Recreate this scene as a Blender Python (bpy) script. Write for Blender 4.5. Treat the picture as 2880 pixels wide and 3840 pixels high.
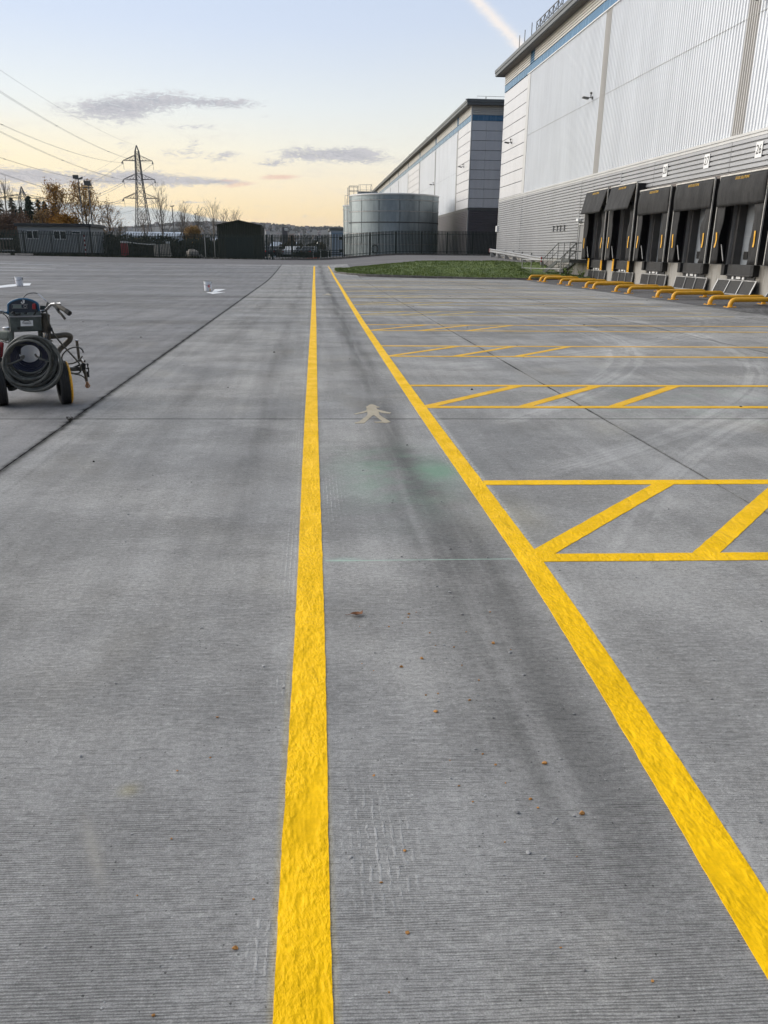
import bpy, bmesh, math, random
from mathutils import Vector, Matrix, noise as mnoise

D2R = math.radians
scene = bpy.context.scene
for _o in list(bpy.data.objects):
    bpy.data.objects.remove(_o)
COL = scene.collection

# ------------------------------------------------------------------ camera
cam_d = bpy.data.cameras.new('camera')
cam_d.lens = 27.04
cam_d.sensor_width = 36.0
cam_d.sensor_fit = 'AUTO'
cam_d.clip_start = 0.05
cam_d.clip_end = 8000
cam = bpy.data.objects.new('camera', cam_d)
COL.objects.link(cam)
PITCH, YAW, ROLL, CAM_H = D2R(18.76), D2R(5.319), D2R(0.5), 1.65
_F = Vector((math.sin(YAW) * math.cos(PITCH), math.cos(YAW) * math.cos(PITCH), -math.sin(PITCH)))
_R0 = Vector((math.cos(YAW), -math.sin(YAW), 0))
_U0 = _R0.cross(_F)
_R = _R0 * math.cos(ROLL) + _U0 * math.sin(ROLL)
_U = _U0 * math.cos(ROLL) - _R0 * math.sin(ROLL)
_m = Matrix((_R, _U, -_F)).transposed().to_4x4()
_m.translation = Vector((0, 0, CAM_H))
cam.matrix_world = _m
scene.camera = cam

# ------------------------------------------------------------------ node helper
class V:
    """a socket of a node tree with arithmetic"""
    def __init__(s, nt, sock): s.nt, s.s = nt, sock
    def _m(s, op, *o):
        n = s.nt.nodes.new('ShaderNodeMath'); n.operation = op
        s.nt.links.new(s.s, n.inputs[0])
        for i, a in enumerate(o):
            if isinstance(a, V): s.nt.links.new(a.s, n.inputs[i + 1])
            else: n.inputs[i + 1].default_value = a
        return V(s.nt, n.outputs[0])
    def __add__(s, o): return s._m('ADD', o)
    __radd__ = __add__
    def __sub__(s, o): return s._m('SUBTRACT', o)
    def __rsub__(s, o): return (s * -1.0) + o
    def __mul__(s, o): return s._m('MULTIPLY', o)
    __rmul__ = __mul__
    def __truediv__(s, o): return s._m('DIVIDE', o)
    def __pow__(s, o): return s._m('POWER', o)
    def abs(s): return s._m('ABSOLUTE')
    def sqrt(s): return s._m('SQRT')
    def exp(s): return s._m('EXPONENT')
    def clamp(s): return s._m('ADD', 0.0)._c()
    def _c(s): s.s.node.use_clamp = True; return s
    def gt(s, o): return s._m('GREATER_THAN', o)
    def lt(s, o): return s._m('LESS_THAN', o)
    def sin(s): return s._m('SINE')
    def max(s, o): return s._m('MAXIMUM', o)
    def min(s, o): return s._m('MINIMUM', o)
    def atan2(s, o): return s._m('ARCTAN2', o)
    def smooth(s, a, b, lo=0.0, hi=1.0):
        n = s.nt.nodes.new('ShaderNodeMapRange'); n.interpolation_type = 'SMOOTHSTEP'
        s.nt.links.new(s.s, n.inputs[0])
        for i, v in enumerate((a, b, lo, hi)):
            n.inputs[i + 1].default_value = v
        return V(s.nt, n.outputs[0])

class NT:
    def __init__(s, nt): s.nt = nt
    def new(s, t, **kw):
        n = s.nt.nodes.new(t)
        for k, v in kw.items(): setattr(n, k, v)
        return n
    def put(s, sock, val):
        if isinstance(val, V): s.nt.links.new(val.s, sock)
        elif isinstance(val, bpy.types.NodeSocket): s.nt.links.new(val, sock)
        elif val is not None: sock.default_value = val
    def pos(s):
        g = s.new('ShaderNodeNewGeometry'); x = s.new('ShaderNodeSeparateXYZ')
        s.nt.links.new(g.outputs['Position'], x.inputs[0])
        return [V(s.nt, x.outputs[i]) for i in range(3)]
    def obj(s):
        g = s.new('ShaderNodeTexCoord'); x = s.new('ShaderNodeSeparateXYZ')
        s.nt.links.new(g.outputs['Object'], x.inputs[0])
        return [V(s.nt, x.outputs[i]) for i in range(3)]
    def vec(s, x, y, z=0.0):
        n = s.new('ShaderNodeCombineXYZ')
        for i, a in enumerate((x, y, z)): s.put(n.inputs[i], a)
        return n.outputs[0]
    def noise(s, vec, scale=1.0, detail=2.0, rough=0.5, dist=0.0):
        n = s.new('ShaderNodeTexNoise')
        s.put(n.inputs['Vector'], vec); n.inputs['Scale'].default_value = scale
        n.inputs['Detail'].default_value = detail; n.inputs['Roughness'].default_value = rough
        n.inputs['Distortion'].default_value = dist
        return V(s.nt, n.outputs['Fac'])
    def voro(s, vec, scale=1.0, out='Distance'):
        n = s.new('ShaderNodeTexVoronoi')
        s.put(n.inputs['Vector'], vec); n.inputs['Scale'].default_value = scale
        return V(s.nt, n.outputs[out])
    def mix(s, f, a, b, mode='MIX'):
        n = s.new('ShaderNodeMix', data_type='RGBA', blend_type=mode)
        s.put(n.inputs[0], f)
        for sk, v in ((n.inputs[6], a), (n.inputs[7], b)):
            if isinstance(v, tuple) and len(v) == 3: v = v + (1.0,)
            s.put(sk, v)
        return V(s.nt, n.outputs[2])
    def ramp(s, f, stops, interp='LINEAR'):
        n = s.new('ShaderNodeValToRGB'); cr = n.color_ramp; cr.interpolation = interp
        while len(cr.elements) < len(stops): cr.elements.new(0.5)
        for e, (p, c) in zip(cr.elements, stops):
            e.position = p; e.color = tuple(c) + (1.0,) if len(c) == 3 else c
        s.put(n.inputs[0], f)
        return V(s.nt, n.outputs[0])
    def gauss(s, v, c, w):
        t = (v - c) * (1.0 / w)
        return (t * t * -1.0).exp()
    def bump(s, h, dist=0.01, strength=1.0, normal=None):
        n = s.new('ShaderNodeBump'); n.inputs['Distance'].default_value = dist
        n.inputs['Strength'].default_value = strength
        s.put(n.inputs['Height'], h)
        if normal is not None: s.put(n.inputs['Normal'], normal)
        return n.outputs[0]

# ------------------------------------------------------------------ sky and sun
SUN_EL, SUN_AZ = D2R(28), D2R(-66)          # low light from the left of the lane (+Y ahead, +X right)
world = bpy.data.worlds.new('World')
scene.world = world
world.use_nodes = True
wt = NT(world.node_tree)
for n in list(world.node_tree.nodes): world.node_tree.nodes.remove(n)
tc = wt.new('ShaderNodeTexCoord'); sx = wt.new('ShaderNodeSeparateXYZ')
wt.nt.links.new(tc.outputs['Generated'], sx.inputs[0])
dx, dy, dz = [V(wt.nt, sx.outputs[i]) for i in range(3)]
az = dx.atan2(dy) * 57.29578
el = dz._m('ARCSINE') * 57.29578
wob = wt.noise(wt.vec(dx * 3.0, dy * 3.0, dz * 8.0), 1.0, 3.0)
el2 = (el + (wob - 0.5) * 1.6).max(0.0)
base = wt.ramp((el2 / 90.0) ** 0.5, [
    (0.0, (.86, .69, .565)), (0.105, (.91, .68, .45)), (0.16, (.93, .74, .455)), (0.21, (.92, .80, .60)),
    (0.26, (.865, .845, .745)), (0.32, (.76, .805, .82)), (0.385, (.615, .70, .845)), (0.45, (.53, .635, .83)),
    (0.70, (.42, .495, .61)), (1.0, (.37, .44, .545))])
# pinker low sky ahead and to the right, yellower towards the afterglow on the left
warm = az.smooth(-30, 8)
base = wt.mix((1.0 - warm) * el.smooth(0.3, 2.5) * (1.0 - el.smooth(5, 9)) * 0.55, base, (.99, .80, .44))
# the half of the sky opposite the afterglow is the dusk side: dimmer and bluer
sunward = dx * -0.72 + dy * 0.69
base = wt.mix(sunward.smooth(0.30, -0.40) * 0.92, base, (.155, .215, .325))
lift = sunward.smooth(0.3, 1.0, 1.0, 1.14)
base = wt.mix(1.0, base, wt.vec(lift, lift, lift), 'MULTIPLY')

def fbm(sx_, sy_, off, detail=6.0, rough=0.62, dist=0.5):
    return wt.noise(wt.vec(az * sx_ + off, el * sy_ + off * 1.7, 0.0), 1.0, detail, rough, dist)
n1 = fbm(0.42, 1.5, 3.0)
n2 = fbm(0.95, 3.0, 11.0, 9.0, 0.7, 1.4)
def blob(a, e, wa, we, shear=0.0):
    ta = (az - a) * (1.0 / wa); te = (el - e - (az - a) * shear) * (1.0 / we)
    return ((ta * ta + te * te) * -1.0).exp()
def clouds(blobs):
    t = None
    for (a, e, wa, we, sh, k) in blobs:
        b = blob(a, e, wa, we, sh) * k
        t = b if t is None else t + b
    return t
grey = clouds([
    (-12.0, 8.45, 3.3, .62, .09, 1.35), (-8.6, 9.2, 2.0, .45, -.03, .62), (-5.2, 9.0, 2.2, .28, .02, 1.05),
    (-3.3, 8.3, .8, .2, 0, .4), (-7.3, 7.55, 1.9, .22, .03, .5), (-12.0, 7.6, 1.4, .35, 0, .35),
    (1.3, 6.15, 3.3, .46, .02, 1.3), (-2.4, 5.5, 1.2, .2, 0, .75), (4.0, 5.8, 2.0, .3, -.05, .7),
    (-7.6, 6.35, .7, .5, .2, .55), (-5.9, 5.85, 1.3, .35, .1, .6), (-9.0, 5.95, 1.2, .3, 0, .5), (-12.0, 6.3, .6, .3, 0, .5),
    (-18.5, 4.25, 5.5, .46, -.03, 1.5), (-10.4, 4.38, 3.2, .38, -.03, 1.5), (-6.4, 4.3, 1.6, .2, 0, .9),
    (-20.0, 3.4, 5.0, .3, 0, .7), (3.4, 2.15, 1.1, .1, 0, .7), (-3.5, 2.0, 1.2, .1, 0, .35), (-0.3, 2.2, .5, .18, 0, .45), (-8.5, 3.0, 1.5, .12, 0, .5),
    (-28, 6.0, 6, .8, 0, .9), (-33, 11, 5, .8, 0, .8), (-45, 7, 8, 1.0, 0, .8), (38, 9, 7, .8, 0, .7), (60, 6, 9, .8, 0, .7)])
n3 = fbm(2.4, 7.5, 23.0, 6.0, 0.72, 1.2)
gm = (grey * 1.05 + (n1 - 0.5) * 1.6 * (grey * 1.4).min(1.0) + (n2 - 0.5) * 3.4 * (grey * 2.6).min(1.0) + (n3 - 0.5) * 1.6 * (grey * 2.6).min(1.0)).smooth(0.18, 1.20)
veil = (n1 * 0.6 + n2 * 0.4).smooth(0.50, 0.66) * el.smooth(1.2, 3.0) * (1.0 - el.smooth(6.5, 9.5)) * 0.30
ccol = wt.mix(n2.smooth(0.35, 0.65), (.40, .41, .475), (.60, .59, .63))
base = wt.mix(veil, base, (.74, .70, .66))
base = wt.mix(gm * 0.92, base, ccol)
pink = clouds([(-2.0, 4.68, 1.5, .2, .03, 1.0), (-4.9, 4.12, 1.7, .2, .12, .75), (-5.6, 4.4, .8, .12, 0, .6)])
pm = (pink * (n1 + n2 * 0.9)).smooth(0.25, 1.0)
base = wt.mix(pm * 0.8, base, (.84, .58, .48))
# pale bank of cloud low on the left
bank_top = (az + 14.1) * -0.03 - az.smooth(-11.0, -1.5) * 1.1 + 2.75 + (n2 - 0.5) * 0.35
bank = (bank_top - el).smooth(-0.03, 0.16) * az.smooth(-1.0, -4.5) * az.smooth(-60.0, -45.0)
base = wt.mix(bank * 0.93, base, wt.mix((n1 * 0.6 + n2 * 0.4).smooth(0.4, 0.62), (.50, .565, .61), (.67, .70, .71)))
# contrail
tx = (az - 10.82) + (el - 14.99) * 1.176
tl = tx * 0.648 + (n2 - 0.5) * 0.45 + (n3 - 0.5) * 0.3
along = el - 12.3
trail = (tl * tl * -11.0).exp() * (n2 * 0.8 + n3 * 0.8).smooth(0.3, 0.8) * el.smooth(10.0, 12.0) * el.smooth(24.0, 18.0) * dy.gt(0.0)
base = wt.mix(trail * 0.95, base, (.97, .90, .85))
sky = wt.new('ShaderNodeTexSky', sky_type='NISHITA')
sky.sun_disc = False; sky.sun_elevation = D2R(4); sky.sun_rotation = SUN_AZ
bg = wt.new('ShaderNodeBackground'); out = wt.new('ShaderNodeOutputWorld')
scaled = wt.mix(1.0, base, (10.0, 10.0, 10.0), 'MULTIPLY')
wt.put(bg.inputs['Color'], wt.mix(0.06, scaled, sky.outputs[0]))
bg.inputs['Strength'].default_value = 0.1
wt.nt.links.new(bg.outputs[0], out.inputs['Surface'])

sun_d = bpy.data.lights.new('sun', 'SUN')
sun_d.energy = 3.7; sun_d.angle = D2R(70); sun_d.color = (1.0, .93, .84)
sun = bpy.data.objects.new('sun', sun_d); COL.objects.link(sun)
_sd = Vector((math.sin(SUN_AZ) * math.cos(SUN_EL), math.cos(SUN_AZ) * math.cos(SUN_EL), math.sin(SUN_EL)))
sun.rotation_euler = _sd.to_track_quat('Z', 'Y').to_euler()

vs = scene.view_settings
vs.view_transform = 'Standard'; vs.look = 'None'; vs.exposure = 0.08; vs.gamma = 1.0
vs.use_curve_mapping = False
scene.display_settings.display_device = 'sRGB'
scene.cycles.max_bounces = 6
scene.cycles.diffuse_bounces = 3
scene.cycles.use_denoising = True
scene.cycles.denoiser = 'OPENIMAGEDENOISE'
scene.cycles.denoising_input_passes = 'RGB_ALBEDO_NORMAL'
scene.cycles.denoising_prefilter = 'ACCURATE'
scene.cycles.adaptive_threshold = 0.025

# ------------------------------------------------------------------ materials
MATS = {}
def mat(name, color=(.5, .5, .5), rough=0.6, metal=0.0, spec=0.5, build=None, var=0.0, vscale=3.0):
    m = bpy.data.materials.new(name); m.use_nodes = True
    t = NT(m.node_tree); b = m.node_tree.nodes['Principled BSDF']
    b.inputs['Base Color'].default_value = (*color, 1)
    b.inputs['Roughness'].default_value = rough
    b.inputs['Metallic'].default_value = metal
    b.inputs['Specular IOR Level'].default_value = spec
    if var:
        ox, oy, oz = t.obj()
        v = t.noise(t.vec(ox, oy, oz), vscale, 5.0, 0.65)
        t.put(b.inputs['Base Color'], t.mix(v.smooth(0.3, 0.7), tuple(c * (1 - var) for c in color), tuple(min(1, c * (1 + var)) for c in color)))
        t.put(b.inputs['Roughness'], v.smooth(0.3, 0.7, max(0.05, rough - 0.12), min(1, rough + 0.12)))
    if build: build(t, b)
    MATS[name] = m
    return m

def concrete_build(dark):
    def f(t, b):
        x, y, z = t.pos()
        warp = t.noise(t.vec(x * 0.8, y * 2.0, 0.0), 1.0, 2.0) * 0.012
        yy = y + x * 0.05 + warp
        br1 = t.noise(t.vec(x * 5.0, yy * 115.0, 0.0), 1.0, 3.0, 0.65)
        br2 = t.noise(t.vec(x * 16.0, yy * 240.0, 3.0), 1.0, 2.0, 0.6)
        br3 = t.noise(t.vec(x * 0.7, yy * 11.0, 7.0), 1.0, 4.0, 0.65)
        depth = t.noise(t.vec(x * 0.9, y * 1.4, 1.0), 1.0, 4.0, 0.6)
        grit = t.noise(t.vec(x * 44.0, y * 54.0, 0.0), 1.0, 7.0, 0.88)
        grain = t.noise(t.vec(x * 210.0, y * 260.0, 5.0), 1.0, 2.0, 0.7)
        patch = t.noise(t.vec(x * 0.33, y * 0.42, 5.0), 1.0, 5.0, 0.62, 0.4)
        streak = t.noise(t.vec(x * 0.09, yy * 1.5, 9.0), 1.0, 5.0, 0.68)
        ph = t.noise(t.vec(x * 0.7, yy * 4.0, 5.0), 1.0, 3.0, 0.6) * 22.0 + t.noise(t.vec(x * 2.2, yy * 34.0, 8.0), 1.0, 3.0, 0.65) * 11.0
        wave = (yy * 760.0 + ph).sin()
        cut = t.noise(t.vec(x * 13.0, yy * 60.0, 2.0), 1.0, 4.0, 0.7)
        rough_ = depth.smooth(0.36, 0.62)
        groove = (wave + (cut - 0.5) * 5.0 + (rough_ - 0.5) * 0.9).smooth(0.25, 1.15) * depth.smooth(0.34, 0.62, 0.72, 1.0)
        long = t.noise(t.vec(x * 4.5, y * 0.22, 31.0), 1.0, 4.0, 0.6)
        val = patch.smooth(0.28, 0.74, 0.925, 1.06) * streak.smooth(0.3, 0.72, 0.975, 1.025) * long.smooth(0.3, 0.7, 0.90, 1.09)
        mott = t.noise(t.vec(x * 8.0, y * 9.0, 13.0), 1.0, 5.0, 0.68)
        mott2 = t.noise(t.vec(x * 1.3, y * 1.1, 17.0), 1.0, 5.0, 0.6, 0.6)
        val = val * (1.0 - groove * 0.40) * grit.smooth(0.33, 0.67, 0.74, 1.26) * grain.smooth(0.3, 0.7, 0.80, 1.20) * mott.smooth(0.3, 0.7, 0.95, 1.05) * mott2.smooth(0.3, 0.7, 0.965, 1.03)
        # wheel-rubbed dark bands along the walkway and the driving lanes
        wx = x + (t.noise(t.vec(y * 0.35, 2.0, 0.0), 1.0, 2.0) - 0.5) * 0.25
        rub = t.gauss(wx, 0.74, 0.18) * y.smooth(1.0, 2.2) * t.noise(t.vec(x * 7.0, y * 0.4, 4.0), 1.0, 3.0).smooth(0.3, 0.6, 0.35, 1.0)
        rub = rub + t.gauss(wx, 0.95, 0.10) * 0.6 * y.smooth(1.2, 2.4) * (1.0 - y.smooth(4.0, 6.0))
        rub = rub + (t.gauss(wx, -0.55, 0.18) * 0.55 + t.gauss(wx, -1.5, 0.22) * 0.4) * t.noise(t.vec(x * 3.0, y * 0.3, 8.0), 1.0, 3.0).smooth(0.35, 0.65)
        val = val * (1.0 - rub * 0.46)
        # pale tyre arcs swept across the bays
        for (cx, cy, r, w, k) in ((-7.0, 17.5, 13.3, .16, .34), (-7.4, 17.2, 13.2, .12, .26), (-6.6, 18.0, 14.9, .22, .30), (16.0, -6.0, 15.5, .30, .24), (15.2, -4.0, 15.7, .16, .28), (-4.0, 26.0, 15.5, .5, .22), (24, 4.0, 17.0, .35, .25)):
            rr = ((x - cx) * (x - cx) + (y - cy) * (y - cy)).sqrt()
            st = t.noise(t.vec(rr * 9.0, y * 0.5, 2.0), 1.0, 2.0, 0.6).smooth(0.35, 0.6)
            val = val * (1.0 + t.gauss(rr, r, w) * st * k * x.smooth(1.4, 2.2))
        for (cx, cy, r, w, k) in ((10.2, 11.5, 2.2, .5, .30), (30.0, 14.0, 18.5, .5, .25), (1.0, 30.0, 14.0, .7, .2)):
            rr = ((x - cx) * (x - cx) + (y - cy) * (y - cy)).sqrt()
            st = t.noise(t.vec(rr * 8.0, x * 0.5, 6.0), 1.0, 2.0, 0.6).smooth(0.4, 0.6)
            val = val * (1.0 - t.gauss(rr, r, w) * st * k * x.smooth(1.4, 2.2))
        # far marks wiped along the yard
        val = val * (1.0 + t.noise(t.vec(x * 0.05, yy * 0.55, 12.0), 1.0, 5.0, 0.7).smooth(0.52, 0.72) * y.smooth(9.0, 22.0) * 0.40) * (1.0 - t.noise(t.vec(x * 0.06, yy * 0.4, 15.0), 1.0, 4.0, 0.65).smooth(0.38, 0.66) * y.smooth(8.0, 24.0) * 0.30)
        # worn, dirty joints
        jn = (t.noise(t.vec(x * 2.0, y * 3.5, 1.0), 1.0, 4.0, 0.7) - 0.5) * 0.09
        left = t.gauss(x + jn * 1.3, -2.44, 0.042) * y.smooth(3.0, 7.0, .35, 1.0) + t.gauss(x + jn * 3.0, -2.47, 0.11) * (jn * 10.0).smooth(-.1, .5) * 0.55
        left = left + t.gauss(x, -2.2, 0.012) * 0.10
        right = (t.gauss(x + jn * 0.5, 3.02, 0.016) + t.gauss(x + jn * 0.7, 7.97, 0.02) + t.gauss(x, 12.9, 0.03)) * t.noise(t.vec(y * 0.9, 3.0, x), 1.0, 3.0).smooth(0.35, 0.6)
        cross = t.gauss(y + x * 0.05, 7.86, 0.012) + t.gauss(y + x * 0.05, 29.3, 0.07) * 0.8
        val = val * (1.0 - ((left + right + cross) * 0.85).min(0.9))
        pits = t.voro(t.vec(x, y, 0.0), 26.0)
        pitn = t.noise(t.vec(x * 9.0, y * 9.0, 3.0), 1.0, 2.0)
        val = val * (1.0 - pits.lt(0.085) * pitn.gt(0.5) * 0.6)
        chips = t.voro(t.vec(x, y, 4.0), 42.0).smooth(0.20, 0.08) * t.noise(t.vec(x * 9.0, y * 9.0, 9.0), 1.0, 2.0).gt(0.56)
        val = val * (1.0 + chips * 0.38)
        col = t.mix(patch.smooth(0.35, 0.7), (.325, .323, .317), (.348, .342, .328))
        col = t.mix(t.noise(t.vec(x * 0.8, y * 0.5, 21.0), 1.0, 4.0).smooth(0.55, 0.72) * 0.5, col, (.32, .305, .27))
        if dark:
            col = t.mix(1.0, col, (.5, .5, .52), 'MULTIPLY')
        else:
            # concrete left of the worn joint is darker and slightly bluer
            col = t.mix(x.lt(-2.44), col, t.mix(1.0, col, (.76, .76, .785), 'MULTIPLY'))
        col = t.mix(1.0, col, t.vec(val, val, val), 'MULTIPLY')
        gn = t.noise(t.vec(x * 2.2, y * 2.6, 0.0), 1.0, 4.0, 0.6)
        green = t.gauss(x, 0.62, 0.42) * t.gauss(y, 5.75, 0.75) * gn.smooth(0.35, 0.62) + t.gauss(x, 0.98, .16) * t.gauss(y, 5.85, .22) * 1.3 + t.gauss(x, 4.5, 1.8) * t.gauss(y, 8.8, 1.3) * gn.smooth(0.45, 0.7) * 0.35
        col = t.mix((green * 0.52).min(0.7), col, (.19, .34, .235))
        chalk = t.gauss(y + x * 0.043, 4.013, 0.0045) * x.gt(0.045) * x.lt(1.13)
        chalk = chalk * t.noise(t.vec(x * 4.0, 0.0, 0.0), 1.0, 3.0).smooth(0.3, 0.5, .4, 1.0) + t.gauss(y, 4.02, 0.03) * t.gauss(x, 0.15, 0.09) * 0.4
        col = t.mix((chalk * 0.85).min(0.85), col, (.42, .60, .50))
        # grinder scratches where an older line was taken off beside the new ones
        sc = (x * 250.0 + (t.noise(t.vec(x * 6.0, y * 16.0, 2.0), 1.0, 3.0, 0.6) - 0.5) * 4.0).sin().smooth(0.0, 0.95) * t.noise(t.vec(x * 42.0, y * 26.0, 0.0), 1.0, 4.0, 0.7).smooth(0.44, 0.58)
        sm = t.gauss(x, 0.17, 0.10) * t.gauss(y, 1.82, 0.27) + t.gauss(x, -0.15, 0.045) * t.gauss(y, 1.5, 0.12) + t.gauss(x, -0.155, .03) * t.gauss(y, 2.72, .14)
        sm = sm + t.gauss(x, -.145, .05) * t.gauss(y, 4.1, .6) + t.gauss(x, .12, .07) * t.gauss(y, 5.3, .5) + t.gauss(x, -.15, .05) * t.gauss(y, 6.9, .5) + t.gauss(x, 1.08, .05) * t.gauss(y, 8.2, .6) + t.gauss(x, 1.1, .04) * t.gauss(y, 6.4, .8)
        edge_r = x - y.smooth(1.3, 3.8, 1.205, 1.275)
        powder = t.gauss(edge_r, 0.0, 0.022) * t.noise(t.vec(x * 45.0, y * 30.0, 3.0), 1.0, 4.0, 0.75).smooth(0.38, 0.58) * (1.0 - y.smooth(7.0, 10.0)) * 1.1
        powder = powder + (t.gauss(x, .02, .010) + t.gauss(x, -.128, .008) * 0.7) * t.noise(t.vec(x * 60.0, y * 18.0, 6.0), 1.0, 4.0, 0.75).smooth(0.46, 0.6) * 0.7
        powder = powder + sm * t.noise(t.vec(x * 70.0, y * 70.0, 6.0), 1.0, 4.0, 0.75).smooth(0.40, 0.7) * 0.35
        col = t.mix((powder * 0.7).min(0.75), col, (.56, .55, .53))
        col = t.mix((sc * sm * 0.48).min(0.7), col, (.60, .60, .60))
        # stray paint and a scuffed arc near the left
        sx_ = ((x + 1.02) * (x + 1.02) + (y - 1.75) * (y - 1.75)).sqrt()
        scuff = t.gauss(x - (y - 1.85) * -0.42, -0.66, 0.022) * t.gauss(y, 1.86, 0.13)
        col = t.mix(scuff * 0.5, col, (.40, .38, .34))
        col = t.mix((t.gauss(x, -0.62, .03) * t.gauss(y, 2.12, .03) + t.gauss(x, 1.33, .16) * t.gauss(y, 4.7, .5) * .3) * 0.25, col, (.45, .38, .12))
        hal = t.gauss(x, -0.127, 0.010) + t.gauss(x, 0.019, 0.010)
        col = t.mix(hal * y.smooth(3.2, 2.4) * 0.18, col, (.45, .34, .03))
        t.put(b.inputs['Base Color'], col)
        t.put(b.inputs['Roughness'], patch.smooth(0.3, 0.7, 0.62, 0.9))
        b.inputs['Specular IOR Level'].default_value = 0.12
        h = groove * -0.30 + grit * 0.8 + sc * sm * 0.6
        t.put(b.inputs['Normal'], t.bump(h, 0.004, 1.0))
    return f
mat('broomed_concrete', build=concrete_build(False))
mat('dark_apron_concrete', build=concrete_build(True))

def asphalt_build(t, b):
    x, y, z = t.pos()
    n = t.noise(t.vec(x * 0.12, y * 0.5, 0.0), 1.0, 6.0, 0.7)
    g = t.noise(t.vec(x * 20, y * 20, 0.0), 1.0, 3.0, 0.7)
    st = t.noise(t.vec(x * 0.04, y * 1.3 + x * 0.05, 4.0), 1.0, 4.0, 0.7).smooth(0.5, 0.72)
    v = n.smooth(0.3, 0.7, .85, 1.2) * g.smooth(.3, .7, .9, 1.1) * (1.0 + st * 0.6)
    t.put(b.inputs['Base Color'], t.mix(1.0, (.155, .150, .150), t.vec(v, v, v), 'MULTIPLY'))
    b.inputs['Roughness'].default_value = 0.9; b.inputs['Specular IOR Level'].default_value = 0.15
mat('yard_asphalt', build=asphalt_build)

def land_build(t, b):
    x, y, z = t.pos()
    n = t.noise(t.vec(x * 0.02, y * 0.02, 0.0), 1.0, 6.0, 0.7)
    g = t.noise(t.vec(x * 0.3, y * 0.3, 0.0), 1.0, 5.0, 0.7)
    t.put(b.inputs['Base Color'], t.mix((n * 0.6 + g * 0.4).smooth(.4, .62), (.055, .062, .03), (.11, .095, .055)))
    b.inputs['Roughness'].default_value = 0.95
mat('winter_land', build=land_build)

def paint_build(base, wear, thick=True):
    def f(t, b):
        x, y, z = t.pos()
        lump = t.noise(t.vec(x * 56, y * 38, 0.0), 1.0, 3.0, 0.55, 0.2)
        lump2 = t.noise(t.vec(x * 80 + y * 20, y * 20, 3.0), 1.0, 3.0, 0.6, 0.3)
        zone = t.noise(t.vec(x * 6.0, y * 2.2, 5.0), 1.0, 4.0, 0.65)
        smoothz = zone.smooth(0.66, 0.44)
        br = t.noise(t.vec(x * 2, (y + x * .05) * 70, 0.0), 1.0, 3.0, 0.6)
        fl = t.noise(t.vec(x * 3, y * 3, 9.0), 1.0, 5.0, 0.7)
        col = t.mix(fl.smooth(0.3, 0.75), base, tuple(c * 0.80 for c in base))
        col = t.mix(lump.smooth(0.42, 0.25) * 0.45 * smoothz, col, tuple(c * 0.6 for c in base))
        if wear:
            w = t.noise(t.vec(x * 14, y * 10, 2.0), 1.0, 5.0, 0.75).smooth(0.62, 0.72) * wear
            dust = t.noise(t.vec(x * .6, y * .5, 4.0), 1.0, 4.0, 0.65).smooth(.4, .7) * wear * 0.5
            col = t.mix(dust, col, (.46, .36, .17)); col = t.mix(w, col, (.30, .28, .24))
        gr = t.noise(t.vec(x * 30.0, y * 30.0, 6.0), 1.0, 8.0, 0.82).smooth(0.35, 0.65, 0.92, 1.07)
        col = t.mix(1.0, col, t.vec(gr, gr, gr), 'MULTIPLY')
        t.put(b.inputs['Base Color'], col)
        t.put(b.inputs['Roughness'], fl.smooth(.3, .7, .45, .65)); b.inputs['Specular IOR Level'].default_value = .12
        h = (lump * 0.8 + lump2 * 0.4) * smoothz + br * 0.12
        t.put(b.inputs['Normal'], t.bump(h, 0.0095 if thick else 0.004, 1.0))
    return f
mat('yellow_road_paint', build=paint_build((1.0, .585, .002), 0.0))
mat('worn_yellow_paint', build=paint_build((.86, .49, .02), 0.40, False))
mat('faded_yellow_paint', build=paint_build((.60, .43, .11), 0.5, False))
mat('white_road_paint', build=paint_build((.80, .82, .84), 0.15, False))
mat('faded_white_paint', build=paint_build((.50, .50, .50), 0.6, False))
mat('faded_cream_paint', build=paint_build((.44, .385, .29), 0.45, False))

def grass_build(t, b):
    x, y, z = t.pos()
    n = t.noise(t.vec(x * 0.9, y * 0.9, 0.0), 1.0, 5.0, 0.7)
    g = t.noise(t.vec(x * 9, y * 9, 0.0), 1.0, 3.0, 0.7)
    t.put(b.inputs['Base Color'], t.mix((n * .6 + g * .4).smooth(.36, .64), (.058, .095, .015), (.115, .16, .03)))
    b.inputs['Roughness'].default_value = 0.8
mat('grass_green', build=grass_build)
mat('kerb_concrete', (.12, .114, .105), 0.85, var=.35, vscale=4)

def wall_concrete(t, b):
    x, y, z = t.pos()
    run = t.noise(t.vec(x * 2.0, y * 2.2, z * 0.25), 1.0, 5.0, 0.7)
    spot = t.noise(t.vec(x * 3, y * 3, z * 3), 1.0, 5.0, 0.7)
    col = t.mix(run.smooth(.45, .68), (.36, .345, .315), (.20, .185, .16))
    col = t.mix(spot.smooth(.58, .72) * 0.6, col, (.13, .12, .11))
    t.put(b.inputs['Base Color'], col); b.inputs['Roughness'].default_value = 0.9
mat('stained_concrete_wall', build=wall_concrete)

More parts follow.
